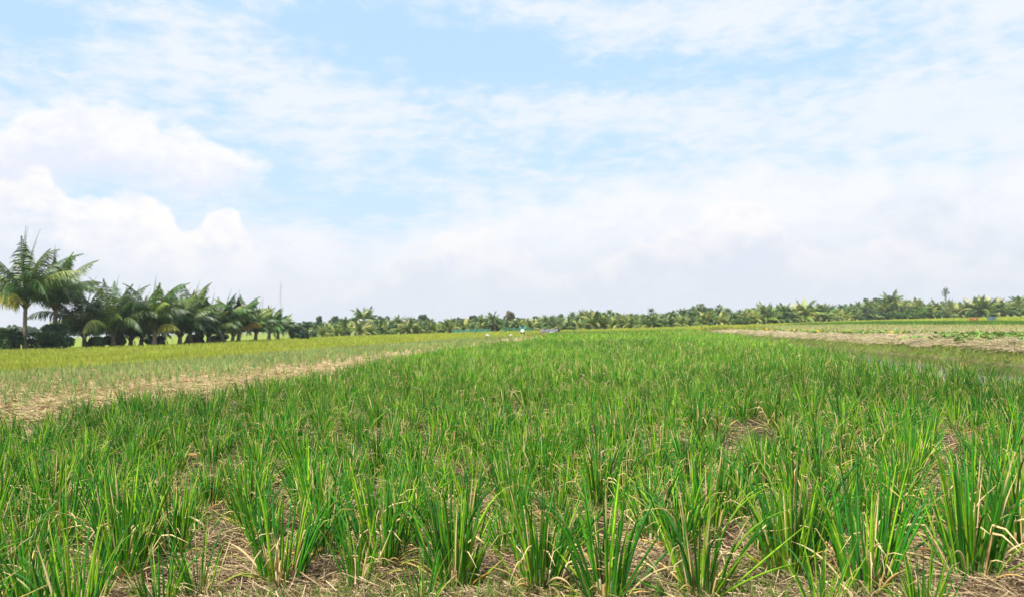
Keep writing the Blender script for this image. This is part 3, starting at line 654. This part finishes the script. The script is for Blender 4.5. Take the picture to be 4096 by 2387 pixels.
def tree(name, label, cat, loc, seed, h, crown, lobes, leaves, lsize, cols, group=None, trunk=.12, sc=1.):
    r = np.random.default_rng(seed); t = thing(name, label, cat, loc, 0, group, sc); cols = [np.array(c) for c in cols]
    limbs(r, h, trunk, crown).build('trunk', M_BARK, t, True); leafy(r, (0,0,h+crown[2]*.55), crown, lobes, leaves, lsize, cols).build('crown', M_BUSH, t); return t
DK = [(.030,.080,.022),(.045,.105,.030),(.020,.058,.018),(.07,.13,.035)]
for px, D, w_, h_, lb in ((25,68,2.6,2.3,'dark round bush at the left edge before the tallest palm'),(190,70,3.4,2.5,'wide dark bush right of the tallest palm trunk'),
                      (385,73,1.5,1.3,'small dark bush under the second tall palm'),(460,75,1.7,1.7,'dark bush below the blown over palm'),(620,78,1.8,1.2,'dark bush low at the foot of the spear leafed palm'),
                      (775,84,2.0,1.3,'dark bush under the dark rounded palm crown'),(870,88,2.2,1.2,'dark bush between palm stems in the right half of the left row'),
                      (1185,108,2.6,1.9,'long dark green bush right of the end of the palm row'),(1215,96,1.0,1.5,'small round dark shrub standing alone in front of the long bush')):
    tree('dark_bush', lb, 'bush', (at(px,D), D, -.35), 700+px, h_*.15, (w_*.62,w_*.5,h_*.62), 16, 330, .13, DK, 'dark bushes by the left palm row', .07)
# ------------------------------------------------------------------ far groves
YG = [np.array(c) for c in ((.18,.26,.04),(.26,.31,.05),(.11,.18,.03),(.34,.34,.09),(.07,.13,.025))]
MG = [np.array(c) for c in ((.09,.165,.035),(.05,.105,.025),(.14,.215,.04),(.25,.29,.08))]
pr_y = [palm_root('young_palm', palm_parts(600+k, .5+.25*(k%3), 3.2, 16, 20, .13, .35+.12*(k%3), (.12,0,.03), 1 if k%2 else 0, YG if k % 3 else MG, 0, .28, .2, (0,0), .55, (.52,.44,.09)),
        'x', 'palm tree', (0,-500,0)) for k in range(8)]
pr_m = [palm_root('coconut_palm', palm_parts(640+k, 2.4+.5*(k%3), 3.1, 18, 20, .14, .25+.15*(k%3), (.12,0,.03), 1 if k==2 else 0, MG, 0, .22, .13, (.3*(k-2),0), .6, (.4,.34,.08)),
        'x', 'palm tree', (0,-500,0)) for k in range(6)]
pr_t = [palm_root('coconut_palm', palm_parts(680+k, 6.0+.8*(k%3), 2.7, 20, 16, .17, .05+.1*(k%2), (.10,0,0), 0, MG[:3], 0, .20, .12, (.6*(k-2),.2), .5),
        'x', 'palm tree', (0,-500,0)) for k in range(5)]
used = set()
def plant(pool, loc, sc, label, group):
    k = random.randrange(len(pool)); o_ = dup(pool[k], loc, random.uniform(0,6.28), sc, label, group); return o_
def base_y(px): return float(np.interp(px, FE[:,0], FE[:,1]))
SKY = np.array([(1130,1283),(1300,1275),(1400,1262),(1480,1255),(1600,1262),(1750,1268),(1860,1262),(1950,1262),(2100,1262),(2250,1250),(2400,1232),(2520,1250),(2600,1245),(2720,1232),(2850,1222),(2950,1230),(3050,1222),(3200,1225),(3300,1215),(3420,1200),(3560,1180),(3650,1190),(3800,1200),(3950,1195),(4096,1180),(4500,1170)], float)
def skyline(px): return float(np.interp(px, SKY[:,0], SKY[:,1]))
def scale_for(px, D, ytop, proto_h, z=-.35):
    _, v0, _ = proj(np.array([[at(px,D), D, z]])); return (v0[0]-ytop)/FPX*D/proto_h
# front row of young palms
n_y = 0; px = 1215.
while px < 4330:
    D = base_y(px)+2+random.uniform(0,5); hgt = random.uniform(44,68) if px < 3000 else random.uniform(58,90)
    _, v0, _ = proj(np.array([[at(px,D), D, -.35]])); s = hgt/FPX*D/3.4
    if not (1400 < px < 1475): plant(pr_y, (at(px,D), D, -.35), s*1.05, 'young yellow green coconut palm at the front edge of the far grove', 'young palms along the front of the far grove'); n_y += 1
    px += random.uniform(24,40)
# second and third rows
for lo, hi, add, frac, pool, ph, lb, gr in ((1150,4330,13,.80,pr_m,5.6,'mid height coconut palm behind the front row of the far grove','mid height palms in the far grove'),
                                         (1150,4330,34,.97,pr_m,5.6,'mid height coconut palm behind the front row of the far grove','mid height palms in the far grove')):
    px = lo+random.uniform(0,30)
    while px < hi:
        D = base_y(px)+add+random.uniform(-5,6); b0 = proj(np.array([[at(px,D), D, -.35]]))[1][0]; yt = b0-(b0-skyline(px))*frac*random.uniform(.8,1.02)
        plant(pool, (at(px,D), D, -.35), scale_for(px, D, yt, ph), lb, gr); px += random.uniform(40,62)
px = 2120
while px < 2960:
    D = base_y(px)+62+random.uniform(-12,14); plant(pr_t, (at(px,D), D, -.35), scale_for(px, D, skyline(px)+random.uniform(0,18), 8.4), 'tall thin trunked coconut palm on the skyline of the far grove', 'tall palms on the grove skyline'); px += random.uniform(38,58)
notable = [(1436,1285,pr_y,3.4,-2,'small palm standing right before the wall of the white house'),(1472,1290,pr_y,3.4,1,'small yellowish palm at the right corner of the white house'),(1440,1218,pr_m,5.6,6,'coconut palm rising above the white house, tallest left of centre'),(1490,1240,pr_m,5.6,9,'dark coconut palm just right of the one above the white house'),
 (1915,1266,pr_m,5.6,2,'dark narrow palm left of the upright palm above the green netting'),(1980,1246,pr_m,5.6,3,'dark upright coconut palm above the gap between the green nets'),
 (2375,1242,pr_y,3.4,2,'tall narrow upright palm right of the grey tarp enclosure'),(2410,1262,pr_y,3.4,2,'dark squat palm next to the tall narrow one right of the tarp enclosure'),
 (2520,1258,pr_y,3.4,2,'dark young palm between the tarp enclosure and the rusty leafed palm'),(2595,1250,pr_y,3.4,3,'young palm with rusty orange lower fronds in front of the grove'),(2672,1242,pr_y,3.4,2,'dark palm with two wide v-shaped fronds in mid grove'),
 (3055,1208,pr_y,3.4,2,'tall dark palm spreading wide at the start of the denser right grove'),(3130,1212,pr_m,5.6,4,'dark round crowned palm left of the black upright palm'),(3210,1196,pr_y,3.4,2,'blackish upright palm with stiff raised fronds in the right grove'),
 (3290,1200,pr_y,3.4,2,'dark green bunched palm right of the black upright palm'),(3570,1163,pr_m,5.6,8,'highest feathery palm of the right grove, left of the leafless tree'),
 (4075,1168,pr_m,5.6,8,'dark tall palm near the right edge of the far grove')]
for px, yt, pool, ph, add, lb in notable:
    D = base_y(px)+add; s = scale_for(px, D, yt, ph*.93); plant(pool, (at(px,D), D, -.35), s, lb, None)
for o_ in pr_y+pr_m+pr_t:      # the patterns themselves take a place in the wood too
    tall_ = o_ in pr_t; px = random.uniform(2600,2950) if tall_ else random.uniform(2500,4300); D = base_y(px)+45+random.uniform(0,10); o_.location = (at(px,D), D, -.35 if not tall_ else -.36); o_['label'] = 'coconut palm deep inside the far grove, mostly hidden by those before it'; o_['group'] = 'palms deep in the far grove'; o_.scale = (.5,)*3 if tall_ else (.9,)*3
# single broad leafed trees
MIX = [(.065,.12,.045),(.09,.15,.05),(.05,.095,.035)]
singles = [(2035,1228,'pale dry tree with a thin tan crown above the green netting',[(.30,.25,.16),(.26,.24,.15),(.22,.20,.14)],30,2.3,70),
 (2800,1205,'pale green feathery tree above the middle of the grove',[(.20,.26,.09),(.17,.23,.08)],35,2.2,80),
 (1335,1252,'dark flat topped tree on the skyline left of the white house',MIX,90,2.0,150),(1275,1256,'small dark pointed tree left of the flat topped one',MIX,80,1.6,150),
 (1895,1246,'dark spreading tree on the skyline left of the dark upright palm',MIX,60,2.4,150),(2205,1262,'low broad dark tree behind the grey tarp enclosure',MIX,50,2.2,150),(1690,1246,'wide dark tree crown on the skyline right of the white house',MIX,80,3.4,150)]
for px, yt, lb, cols, add, wd, lv in singles:
    D = base_y(px)+add; Ht = scale_for(px, D, yt, 1.); tree('broadleaf_tree', lb, 'tree', (at(px,D), D, -.35), 800+px, Ht*.5, (Ht*.26*wd/2.3, Ht*.26*wd/2.3, Ht*.27), 18, lv, .22, cols, None, .14)
# leafless looking tree at the right
r = np.random.default_rng(91); px = 3782; D = base_y(px)+70; Ht = scale_for(px, D, 1145, 1.)
t = thing('sparse_tree', 'slender nearly leafless tree standing up above the right grove', 'tree', (at(px,D), D, -.35))
b_ = limbs(r, Ht*.72, .16, (Ht*.12,Ht*.12,Ht*.25), 10, (.16,.14,.12)); b_.build('trunk', M_BARK, t, True)
leafy(r, (0,0,Ht*.82), (Ht*.13,Ht*.13,Ht*.19), 22, 17, .17, [np.array((.14,.17,.11)),np.array((.11,.14,.09))], .2).build('crown', M_BUSH, t)
# bushes at the foot of the right grove
for px, w_, h_, lb, c in ((3470,5,3.2,'grey green bush at the foot of the palms left of the bright hedge',(.085,.14,.05)),(3520,3.5,2.4,'dark bush between the two paler bushes of the right grove',(.05,.09,.03)),
                       (3590,5,3.0,'bright green bushy hedge end at the foot of the right grove',(.10,.19,.035)),(3660,8,3.8,'long bright green hedge in front of the palms left of the leafless tree',(.11,.20,.03)),(2960,3,1.6,'low green bush in the middle of the grove edge',(.10,.17,.04)),
                       (3890,4,2.2,'green bush in the grove above the red crate',(.10,.16,.04))):
    D = base_y(px)+1.5; tree('bush', lb, 'bush', (at(px,D), D, -.35), 850+px, h_*.12, (w_*.6,w_*.35,h_*.62), 18, 200, .22, [c, tuple(np.array(c)*.8)], 'bushes at the foot of the far grove', .06)
# the wood behind reads as one mass: merged copies of the same tree shapes
def instance_mass(meshes, locs, scs, rzs):
    b_ = B()
    for (v, q, c), l_, s_, a_ in zip(meshes, locs, scs, rzs):
        ca, sa = math.cos(a_), math.sin(a_); Rm = np.array([[ca,-sa,0],[sa,ca,0],[0,0,1]]); b_.add(v@Rm.T*s_+l_, q, c)
    return b_
def arrs(me):
    v = np.empty(len(me.vertices)*3, np.float32); me.vertices.foreach_get('co', v); q = np.empty(len(me.loops), np.int32); me.loops.foreach_get('vertex_index', q)
    c = np.empty(len(me.vertices)*4, np.float32); me.color_attributes['Col'].data.foreach_get('color', c); return v.reshape(-1,3), q.reshape(-1,4), c.reshape(-1,4)[:,:3]
cr = [arrs(palm_parts(900+k, 4.2, 2.7, 16, 9, .30, .15*(k%3), (.1,0,0), 0, MG, 0)[1]) for k in range(5)]
r = np.random.default_rng(77); bl = []
for k in range(5):
    b_ = leafy(r, (0,0,4.2), (2.6,2.6,2.6), 10, 60, .42, [np.array(c) for c in MIX], .4); bl.append((np.vstack(b_.v), np.vstack(b_.q), np.vstack(b_.c)))
ml, ll, sl_, al = [], [], [], []
for k in range(620):
    px = random.uniform(-300, 4500); add = random.uniform(45, 200)
    D = (base_y(px) if px > 1150 else 210)+add; top = skyline(px)+random.uniform(0,26) if px > 1130 else 1300-.02*(px)+random.uniform(-6,14)
    pool = cr if random.random() < (.62 if px > 2050 else .35) else bl
    ml.append(random.choice(pool)); ll.append(np.array([at(px,D), D, -.35])); sl_.append(max(.4, scale_for(px, D, top, 6.6))); al.append(random.uniform(0,6.28))
for k in range(170):           # undergrowth closing the foot of the grove
    px = 1180+k*18.6+random.uniform(-9,9); D = base_y(px)+14+random.uniform(-3,10); ml.append(random.choice(bl)); ll.append(np.array([at(px,D), D, -.9])); sl_.append(random.uniform(.30,.55)); al.append(random.uniform(0,6.28))
tag(instance_mass(ml, ll, sl_, al).build('far_wood', M_BUSH), 'hazy mass of distant palms and trees closing the horizon', 'woodland', None, 'stuff')
# ------------------------------------------------------------------ house
D = base_y(1440)+5; k_ = D/FPX
t = thing('house', 'small white concrete house with a flat parapet and two porch columns, half hidden by palms', 'house', (at(1418,D), D, -.35))
b_ = B(); b_.add(*box(.5,2.05,0,2.4,0,2.55), np.ones(3)); b_.build('wall', M_WHITE, t)
b_ = B(); b_.add(*box(.35,2.25,-.25,2.6,2.55,3.0), np.ones(3)); b_.add(*box(-.35,.35,-.2,2.2,2.0,2.2), np.ones(3)); b_.build('roof', M_WHITE, t)
for xx in (-.25, .28): b_ = B(); b_.add(*box(xx,xx+.22,-.15,.07,0,2.0), np.ones(3)); b_.build('column', M_WHITE, t)
b_ = B(); b_.add(*box(2.05,3.3,.1,2.2,0,1.5), np.ones(3)); b_.build('side_room', M_GREYP, t)
b_ = B(); b_.add(*box(2.06,3.7,-.6,2.2,1.503,1.6), np.ones(3)); b_.build('awning', M_GREYP, t)
b_ = B(); b_.add(*box(2.35,3.1,.06,.095,.5,1.2), np.ones(3)); w_ = b_.build('window', M_DARK, t)
b_ = B(); b_.add(*box(.85,1.5,-.04,-.003,0,1.75), np.ones(3)); d_ = b_.build('door', M_DARK, t); b_ = B(); b_.add(*box(1.35,1.4,-.08,-.045,.85,1.0), np.ones(3)); b_.build('handle', M_STEEL, d_)
b_ = B()
for a in ((.79,.85,0,1.81),(1.5,1.56,0,1.81),(.85,1.5,1.75,1.81)): b_.add(*box(a[0],a[1],-.05,-.002,a[2],a[3]), np.ones(3))
b_.build('door_frame', M_WHITE, t)
# ------------------------------------------------------------------ masts
def mast(px, ytop, D, lb):
    t = thing('radio_mast', lb, 'mast', (at(px,D), D, -.35)); Ht = scale_for(px, D, ytop, 1.); w_ = .28; b_ = B(); legs = [(w_*math.cos(a), w_*math.sin(a)) for a in (1.57,3.66,5.76)]
    for lx, ly in legs: b_.add(*tube([(lx,ly,0),(lx,ly,Ht*.9)], .045, 4), np.array([.3]*3))
    z = 0; k = 0
    while z < Ht*.9-1:
        for j in range(3):
            a, c = legs[j], legs[(j+1)%3]; b_.add(*tube([(a[0],a[1],z),(c[0],c[1],z+.9)], .022, 4), np.array([.3]*3)); b_.add(*tube([(a[0],a[1],z+.9),(c[0],c[1],z+.901)], .022, 4), np.array([.3]*3))
        z += .9
    b_.build('lattice', M_STEEL, t); b_ = B(); b_.add(*tube([(0,0,Ht*.9),(0,0,Ht)], [.07,.04], 6), np.array([.3]*3)); b_.build('antenna', M_STEEL, t)
    for zz in (.84,.90): b_ = B(); b_.add(*tube([(.35,0,Ht*zz),(.35,0,Ht*zz+1.6)], .13, 8), np.array([.5]*3)); b_.build('panel', M_STEEL, t)
    for a in (.5,2.6,4.7):
        b_ = B(); b_.add(*tube([(0,0,Ht*.8),(9*math.cos(a),9*math.sin(a),0)], .012, 4), np.array([.3]*3)); b_.build('guy_wire', M_STEEL, t)
mast(1122, 1122, 330, 'tall thin lattice radio mast just right of the end of the palm row')
mast(1049, 1190, 420, 'short distant mast tip showing above the last palms of the row')
# ------------------------------------------------------------------ netting, tarp enclosure, sacks, crates
def net(px0, px1, ytop, ybot, D, m, lb, seed):
    r = np.random.default_rng(seed); x0, x1 = at(px0,D), at(px1,D); t = thing('net_fence', lb, 'net fence', ((x0+x1)/2, D, -.35)); n = 24; xs = np.linspace(x0-(x0+x1)/2, x1-(x0+x1)/2, n)
    hh = scale_for((px0+px1)/2, D, ytop, 1.); top = hh*(1-.16*np.abs(np.sin(np.linspace(0,5*math.pi,n)))-.06*r.random(n))
    V_ = []; 
    for i in range(n): 
        yo = .12*math.sin(i*1.7)
        for f in (0,.5,1): V_.append((xs[i], yo*(1+f), top[i]*f))
    Qn = [(3*i+j, 3*i+3+j, 3*i+4+j, 3*i+1+j) for i in range(n-1) for j in (0,1)]
    b_ = B(); b_.add(np.array(V_), Qn, np.ones(3)); b_.build('net', m, t)
    for xx in np.linspace(xs[0], xs[-1], 6):
        b_ = B(); b_.add(*tube([(xx,.05,-.1),(xx+.02,.05,hh*1.06)], .035, 6), np.ones(3)); b_.build('post', M_WOOD, t)
net(1805,1958,1312,1330,base_y(1880)-4,M_NETB,'long teal net fence sagging in front of the grove left of the person',1)
net(2000,2135,1306,1324,base_y(2060)-3,M_NET,'green net fence behind the person with raised arms',2)
D = 108; x0, x1 = at(2160,D), at(2236,D); Ht = .62; zb = CH-(1333-1294)/FPX*D
t = thing('tarp_enclosure', 'low grey tarp enclosure with a black right end beyond the onion bed', 'enclosure', ((x0+x1)/2, D, zb))
w2 = (x1-x0)/2
def wavy(x0_, y0_, x1_, y1_, h, n=14, amp=.05):
    V_ = []
    for i in range(n):
        f = i/(n-1); xx = x0_+(x1_-x0_)*f; yy_ = y0_+(y1_-y0_)*f+amp*math.sin(i*1.9)
        V_ += [(xx,yy_,0),(xx,yy_+.02,h*(1+.12*math.sin(i*1.1))),(xx,yy_+.06,h*(1+.12*math.sin(i*1.1))-.01),(xx,yy_+.04,0)]
    Qn = [(4*i+j, 4*i+4+j, 4*i+4+(j+1)%4, 4*i+(j+1)%4) for i in range(n-1) for j in range(4)]
    return np.array(V_), Qn
b_ = B(); b_.add(*wavy(-w2,0,w2*.72,0,Ht*.9), np.ones(3)); b_.build('tarp_wall', M_TARP, t); b_ = B(); b_.add(*wavy(-w2,1.6,w2,1.6,Ht), np.ones(3)); b_.build('tarp_wall', M_TARP, t)
b_ = B(); b_.add(*wavy(w2*.72,0,w2,0,Ht*1.15,5,.02), np.ones(3)); b_.build('tarp_end', M_BLACKP, t)
for xx in (-w2,-w2*.4,w2*.2,w2*.73,w2): b_ = B(); b_.add(*tube([(xx,.09,-.1),(xx,.09,Ht*1.25)], .035, 6), np.ones(3)); b_.build('post', M_WOOD, t)
def sack(name, px, py, D_or_z, w_, h_, lb, seed, cat='sack', m=M_BAG, tiltv=0.):
    r = np.random.default_rng(seed); p = gp(px, py, D_or_z); t = thing(name, lb, cat, (p[0], p[1], D_or_z)); n, mm = 14, 8; V_ = []
    for i in range(mm+1):
        ph = math.pi*i/mm
        for k in range(n):
            a = 2*math.pi*k/n; q = math.sin(ph)**.7; ww = 1+.16*math.sin(3*a+seed)+.10*math.sin(5*a+2*i)
            V_.append((w_/2*q*ww*math.cos(a), w_*.35*q*ww*math.sin(a), h_*(.5-.5*math.cos(ph))*(1+.3*math.cos(a+seed)+tiltv*math.cos(a))))
    Qn = [(i*n+k, i*n+(k+1)%n, (i+1)*n+(k+1)%n, (i+1)*n+k) for i in range(mm) for k in range(n)]
    b_ = B(); b_.add(np.array(V_), Qn, np.ones(3)); b_.build('bag', m, t, True)
    b_ = B(); b_.add(*tube([(w_*.2,0,h_*.75),(w_*.28,0,h_*1.05),(w_*.36,0,h_*1.2)], [.06*h_+.02,.04,.07], 7), np.ones(3)); b_.build('tied_neck', m, t, True)
sack('sack', 1952, 1347, 0., .42, .25, 'pale pointed sack lying in the seedling bed left of the person', 3)
sack('sack', 2040, 1344, 0., .50, .14, 'flat white sack between the pointed sack and the person', 5, tiltv=.5)
sack('sack', 2205, 1333, -.05, .62, .20, 'flat white sack leaning at the front of the grey tarp enclosure', 8)
sack('plastic_bag', 2903, 1313, -.15, .50, .24, 'white plastic bag, left one of the pair at the far end of the straw bed', 9, 'bag')
sack('plastic_bag', 2922, 1312, -.15, .42, .20, 'white plastic bag, right one of the pair at the far end of the straw bed', 10, 'bag')
sack('plastic_bag', 2940, 1330, 0.02, .28, .16, 'lone small white plastic bag on the straw bed nearer the ditch', 11, 'bag')
def crate(px, D, m, lb):
    w_, d_, h_ = 1.05,.7,.46; t = thing('crate', lb, 'crate', (at(px,D), D, -.35+.34)); 
    t.location.z = CH-(1283-1252+ (0 if px < 3920 else -3))/FPX*D
    b_ = B(); 
    for z0, z1 in ((.0,.06),(.14,.20),(.28,.34),(.40,h_)):
        b_.add(*box(-w_/2,w_/2,-d_/2,-d_/2+.03,z0,z1), np.ones(3)); b_.add(*box(-w_/2,w_/2,d_/2-.03,d_/2,z0,z1), np.ones(3))
        b_.add(*box(-w_/2,-w_/2+.03,-d_/2+.031,d_/2-.031,z0,z1), np.ones(3)); b_.add(*box(w_/2-.03,w_/2,-d_/2+.031,d_/2-.031,z0,z1), np.ones(3))
    b_.build('slat_side', m, t); b_ = B()
    for fx in (-.5,-.25,0,.25,.5):
        for fy in (-1,1): xx = fx*(w_-.05); yy_ = fy*(d_/2-.045); b_.add(*box(xx-.025,xx+.025,yy_-.013,yy_+.013,0,h_-.005), np.ones(3))
    b_.build('rib', m, t); b_ = B(); b_.add(*box(-w_/2+.035,w_/2-.035,-d_/2+.065,d_/2-.065,.01,.04), np.ones(3)); b_.build('floor', m, t)
    b_ = B(); b_.add(*box(-.14,.14,-d_/2-.022,-d_/2-.004,.31,.37), np.ones(3)); b_.build('handle', M_WHITE if m is M_RED else m, t)
crate(3891, 122, M_RED, 'red plastic slatted crate standing in the rice on the right')
crate(3963, 123, M_BLUE, 'blue plastic slatted crate right of the red one')
# ------------------------------------------------------------------ person with raised arms
def skinned(name, verts, edges, radii, m, parent, root=0):
    me = bpy.data.meshes.new(name); me.from_pydata(verts, edges, []); me.materials.append(m); o = bpy.data.objects.new(name, me); COL.objects.link(o); o.parent = parent
    md = o.modifiers.new('s', 'SKIN'); sv = me.skin_vertices[0].data
    for i, rr in enumerate(radii): sv[i].radius = rr if isinstance(rr, tuple) else (rr, rr)
    sv[root].use_root = True; o.modifiers.new('d', 'SUBSURF').levels = 1; o.modifiers['d'].render_levels = 2; return o
D = 110
t = thing('person', 'person in a white top and turquoise sleeves squatting with both arms raised', 'person', (at(2087,D), D, -.36), 0, None, 1.12)
bv = [(0,.05,.22),(0,.03,.42),(0,0,.62),(0,0,.76),(0,-.01,.86),(0,-.04,.96),(-.12,.02,.22),(-.20,-.36,.40),(-.15,-.16,.06),(-.16,-.30,.03),(.12,.02,.22),(.20,-.36,.40),(.15,-.16,.06),(.16,-.30,.03),
      (-.19,0,.72),(-.30,-.03,.95),(-.36,-.05,1.20),(-.38,-.06,1.29),(.19,0,.72),(.30,-.03,.95),(.36,-.05,1.20),(.38,-.06,1.29)]
be = [(0,1),(1,2),(2,3),(3,4),(4,5),(0,6),(6,7),(7,8),(8,9),(0,10),(10,11),(11,12),(12,13),(3,14),(14,15),(15,16),(16,17),(3,18),(18,19),(19,20),(20,21)]
br = [(.15,.11),(.14,.10),(.17,.11),(.09,.08),(.055,.055),(.085,.10),.09,.06,.045,.04,.09,.06,.045,.04,.06,.045,.032,.038,.06,.045,.032,.038]
skinned('body', bv, be, br, M_SKIN, t)
skinned('shirt', [(0,.05,.20),(0,.03,.36),(0,.01,.52),(0,0,.66),(0,0,.78),(-.20,0,.73),(.20,0,.73)], [(0,1),(1,2),(2,3),(3,4),(3,5),(3,6)], [(.25,.17),(.26,.17),(.25,.16),(.23,.15),(.09,.09),.095,.095], M_SHIRT, t)
for s_ in (-1,1):
    skinned('sleeve', [(.19*s_,0,.72),(.30*s_,-.03,.95),(.36*s_,-.05,1.19)], [(0,1),(1,2)], [.095,.085,.070], M_SLEEVE, t)
    skinned('trouser_leg', [(.10*s_,.03,.20),(.20*s_,-.36,.40),(.15*s_,-.17,.10)], [(0,1),(1,2)], [.125,.09,.07], M_TROUS, t)
    for k in range(5):
        a = (-.03+.015*k)*s_; bx_ = .38*s_; L_ = (.055,.075,.08,.075,.06)[k]
        skinned('finger', [(bx_+a*.9,-.06,1.315),(bx_+a*1.3,-.065,1.315+L_*.6),(bx_+a*1.5,-.075,1.315+L_)] if k else [(bx_-.02*s_,-.06,1.28),(bx_-.05*s_,-.07,1.305),(bx_-.06*s_,-.075,1.33)], [(0,1),(1,2)], [.010,.009,.008], M_SKIN, t)
skinned('hair', [(0,.0,.94),(0,-.01,1.02),(0,-.03,1.06)], [(0,1),(1,2)], [(.10,.10),(.10,.11),(.06,.07)], M_HAIR, t)
def hat_and_face():
    for s_ in (-1,1):
        b_ = B(); b_.add(*tube([(s_*.032,-.128,.965),(s_*.032,-.138,.965)], .012, 6), np.ones(3)); b_.build('eye', M_DARK, t)
    b_ = B(); b_.add(*tube([(0,-.125,.97),(0,-.155,.93),(0,-.13,.92)], [.008,.016,.012], 6), np.ones(3)); b_.build('nose', M_SKIN, t)
    b_ = B(); b_.add(*box(-.025,.025,-.133,-.124,.885,.895), np.ones(3)); b_.build('mouth', M_RED, t)
hat_and_face()
# ------------------------------------------------------------------ the air
hb = B(); hb.add(*box(-1010,1010,-1010,1010,-1.6,26), np.ones(3)); hm = bpy.data.materials.new('air'); hm.use_nodes = True; tr = hm.node_tree; tr.nodes.clear()
pv = tr.nodes.new('ShaderNodeVolumePrincipled'); pv.inputs['Color'].default_value = (.86,.92,1,1); pv.inputs['Density'].default_value = .0003
oo = tr.nodes.new('ShaderNodeOutputMaterial'); tr.links.new(pv.outputs[0], oo.inputs['Volume'])
HAZE = True
if HAZE:
    ho = hb.build('haze', hm); tag(ho, 'thin bluish haze softening the far groves', 'haze', None, 'stuff')
